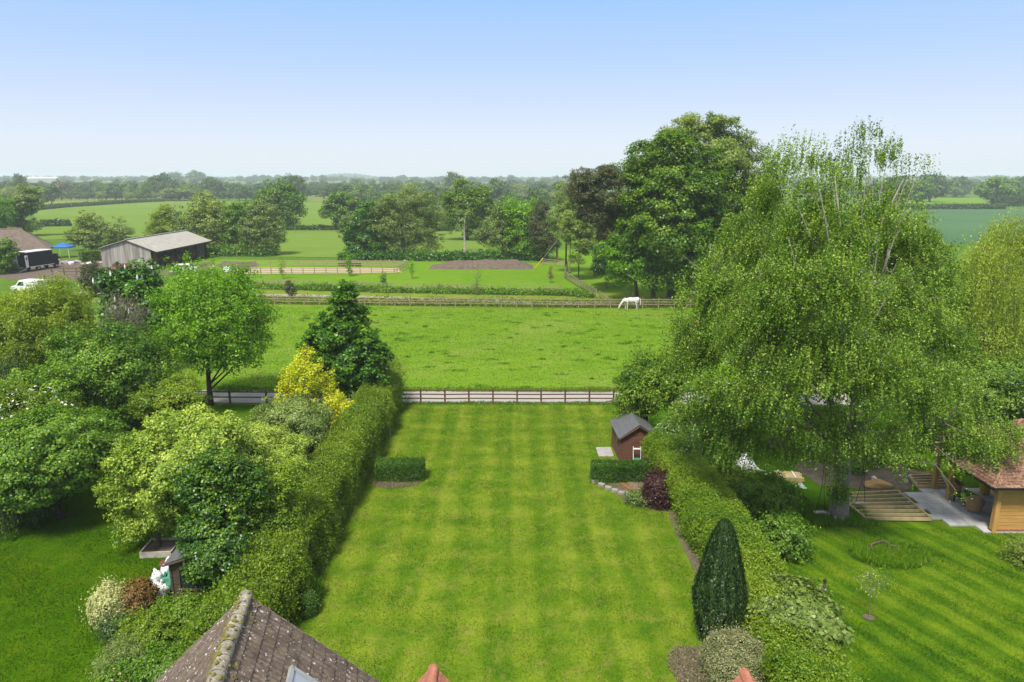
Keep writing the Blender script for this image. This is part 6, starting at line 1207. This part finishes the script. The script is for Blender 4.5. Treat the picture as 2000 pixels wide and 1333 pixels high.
hedge('field_hedge', 'bushy hedge at the right edge below the lone dark oak', 'hedge', [G(1935, 403), G(2060, 404)], 4, 5.5, 'far', dens=18, ls=1.0, lump=1.0, fuzz=.4, seed=126, core=False)

# ------------------------------------------------------------------ far trees: a few crowns shared by many copies
def far_proto(leafs, seed, h=12.0, w=13.0, bk='dark', ls=.85, nl=3600):
    rng = np.random.default_rng(seed); o = empty('hedgerow_tree', (0, 0, -500)); L = lobes_auto(h, w, h * .12, 'round', seed, 10)
    pos, nor, tint, cc, ci = crown_pts(L, nl, 1.5, rng, .15, 0, .6, .7); sz = ls * rng.uniform(.7, 1.3, len(pos)); leaves('crown', pos, nor, sz, sz * .75, tint, LM[leafs], o, rng)
    mb = MB(); mb.tube([(0, 0, -.5), (0, 0, h * .3), (0, 0, h * .7)], [.45, .38, .15], 6)
    for q in L[1:7]: mb.tube([(0, 0, h * .25), q[:3]], [.2, .07], 4, cap=False)
    mb.build('trunk', BK[bk], o); o['h'] = h; o['w'] = w; return o
FPR = {'o': [far_proto('oak', 201), far_proto('oak', 202), far_proto('oak', 203)], 'f': [far_proto('far', 204), far_proto('far', 205), far_proto('far', 206)], 'g': [far_proto('grey_willow', 207), far_proto('olive', 208)], 'b': [far_proto('brownish', 209)]}
cnt = [0]
def far_tree(px, pyb, pyt, wpx, kind, label, group=None, Y=None):
    if Y is None: x, y = G(px, pyb)
    else: y = Y; x = P(px, pyb, Y)[0]
    z0 = float(gz(x, y)) if y > 650 else 0.0; h = max(3, P(px, pyt, y)[2] - z0); w = wpx * mpp(y, 8); cnt[0] += 1
    pr = FPR[kind][cnt[0] % len(FPR[kind])]; c = copy_tree(pr); c.location = (x, y, z0); c.scale = (w / 13.0, w / 13.0, h / 12.0); c.rotation_euler = (0, 0, cnt[0] * 1.7)
    for k_ in ('h', 'w'): del c[k_]
    tag(c, label, 'tree', group); return c
named = [
 (888, 385, 338, 44, 'f', 'tall dark tree behind the large bright oak'), (575, 392, 339, 46, 'f', 'tall rounded tree rising behind the big round field oak'), (320, 389, 340, 52, 'f', 'tallest dark tree of the left hedgerow'),
 (45, 395, 342, 26, 'f', 'dark tree standing above the left hedgerow near the frame edge'), (418, 389, 345, 40, 'f', 'rounded dark tree right of the left hedgerow gap'), (350, 392, 366, 74, 'g', 'pale rounded thicket at the end of the curved hedge'),
 (122, 390, 351, 30, 'b', 'brownish budding tree in the left hedgerow'), (1945, 400, 345, 78, 'o', 'lone dark oak in the pasture at the right edge'), (1944, 398, 382, 15, 'g', 'small pale bush below the lone dark oak'), (1868, 385, 347, 50, 'f', 'spreading tree left of the lone dark oak'),
 (1815, 395, 336, 60, 'f', 'tall tree cluster just right of the birch top'), (1790, 400, 352, 60, 'o', 'dark tree seen through the right side of the birch'), (1740, 405, 345, 70, 'f', 'dark tree seen through the middle of the birch top'), (1990, 390, 342, 44, 'f', 'pale green tree behind the lone dark oak'),
 (975, 400, 350, 44, 'f', 'dark rounded tree right of the large bright oak'), (715, 400, 362, 30, 'f', 'dark small tree below the distant white-roofed barn'), (670, 396, 358, 46, 'f', 'rounded tree behind the small field oak'), (1000, 440, 380, 56, 'o', 'green oak left of the slender feathery tree'),
 (1050, 430, 372, 50, 'f', 'muted green tree behind the bright maple'), (965, 430, 388, 40, 'g', 'pale scrubby tree behind the alder'), (800, 392, 356, 36, 'g', 'light tree on the skyline above the broad pale willow'), (850, 400, 372, 40, 'g', 'grey scrub between willow and oak'), (1095, 400, 352, 36, 'f', 'distant tree just left of the pine tops')]
for a in named: far_tree(*a)
rn = random.Random(77)
def belt(x0, x1, step, Y, top, wpx, kinds, label, group, skip=(), jt=5, jy=40):
    x = x0
    while x < x1:
        if not any(a <= x <= b for a, b in skip):
            y = Y + rn.uniform(-jy, jy); far_tree(x + rn.uniform(-step, step) * .3, 380, top + rn.uniform(-jt, jt * .8), wpx * rn.uniform(.75, 1.35), rn.choice(kinds), label, group, Y=y)
        x += step * rn.uniform(.8, 1.25)
belt(-15, 530, 19, 560, 358, 26, 'fffo', 'dark rounded hedgerow tree beyond the left fields', 'trees of the left hedgerow')
belt(80, 500, 15, 530, 373, 18, 'fg', 'low bushy hedgerow shrub below the left hedgerow trees', 'bushes of the left hedgerow', jt=3, jy=8)
belt(600, 1130, 20, 600, 362, 30, 'fffog', 'rounded tree in the hedgerows beyond the central fields', 'trees beyond the central fields', jt=6)
belt(690, 900, 22, 430, 374, 34, 'fog', 'fresh green tree behind the broad pale willow', 'trees behind the broad pale willow', jt=7, jy=30)
belt(950, 1110, 20, 420, 376, 36, 'fog', 'fresh green tree behind the alder and the maple', 'trees behind the alder and maple', jt=9, jy=40)
belt(-20, 110, 20, 430, 368, 34, 'fg', 'rounded tree behind the tall grey-green tree at the left edge', 'trees at the left edge', jt=8, jy=30)
belt(1560, 1910, 26, 620, 360, 30, 'ffo', 'dark tree beyond the right-hand pasture', 'trees beyond the right pasture')
belt(1960, 2040, 22, 600, 358, 30, 'ff', 'dark tree beyond the pasture at the right edge', 'trees at the right edge')
belt(-20, 1180, 17, 900, 355, 21, 'ff', 'hazy tree in the second line behind the hedgerows', 'second line of hazy trees', jt=4, jy=90)
belt(1480, 2030, 22, 950, 353, 22, 'ff', 'hazy tree in the second line behind the right pasture', 'second line of hazy trees on the right', jt=3, jy=90)
belt(-20, 1200, 17, 1600, 346.5, 18, 'ff', 'pale blue tree on the distant skyline', 'trees on the distant skyline', jt=4, jy=250)
belt(1480, 2030, 22, 1700, 347, 18, 'ff', 'pale blue tree on the distant skyline to the right', 'trees on the right skyline', jt=3, jy=250)
for a, b, w_, l in ((345, 335, 30, 'rounded pale tree standing highest on the left skyline'), (385, 334, 36, 'bushy pale tree right of the highest one on the left skyline')): far_tree(a, 380, b, w_, 'f', l, Y=1300)
for a, b in ((500, 342), (515, 341), (530, 343), (545, 342), (490, 344)): far_tree(a, 380, b, 15, 'f', 'pale tree in the cluster on the skyline left of the hill', 'skyline cluster left of the hill', Y=1750)
for L_ in FPR.values():
    for pr in L_:
        for ch in list(pr.children): bpy.data.objects.remove(ch)
        bpy.data.objects.remove(pr)
# far woods closing the horizon (one mass)
rng = np.random.default_rng(9); n = 26000; a = rng.uniform(-.75, .75, n); r = rng.uniform(2300, 3300, n); X, Yy = np.sin(a) * r, np.cos(a) * r; hh = 9 + 5 * wav(np.stack([a * 200, r / 200, a * 0], 1), 1.0)
C = np.stack([X, Yy, gz(X, Yy) + rng.random(n) * np.maximum(hh, 3)], 1); s_ = rng.uniform(5, 11, n)
fw = leaves('far_woods', C, np.stack([-np.sin(a), -np.cos(a), np.full(n, .6)], 1) + rng.normal(size=(n, 3)) * .4, s_, s_ * .8, rng.normal(.5, .2, n), LM['far'], None, rng); tag(fw, 'hazy woods along the horizon', None, None, 'stuff')

# ------------------------------------------------------------------ air
m, nt, out = newmat('haze_air'); pv = N(nt, 'ShaderNodeVolumePrincipled'); pv.inputs['Density'].default_value = .00031; pv.inputs['Color'].default_value = (.82, .885, 1.0, 1); pv.inputs['Anisotropy'].default_value = 0
nt.links.new(pv.outputs[0], out.inputs['Volume'])
hz = MB().box((0, 1720, 24.5), (7400, 3700, 51)).build('haze', m); tag(hz, kind='stuff')
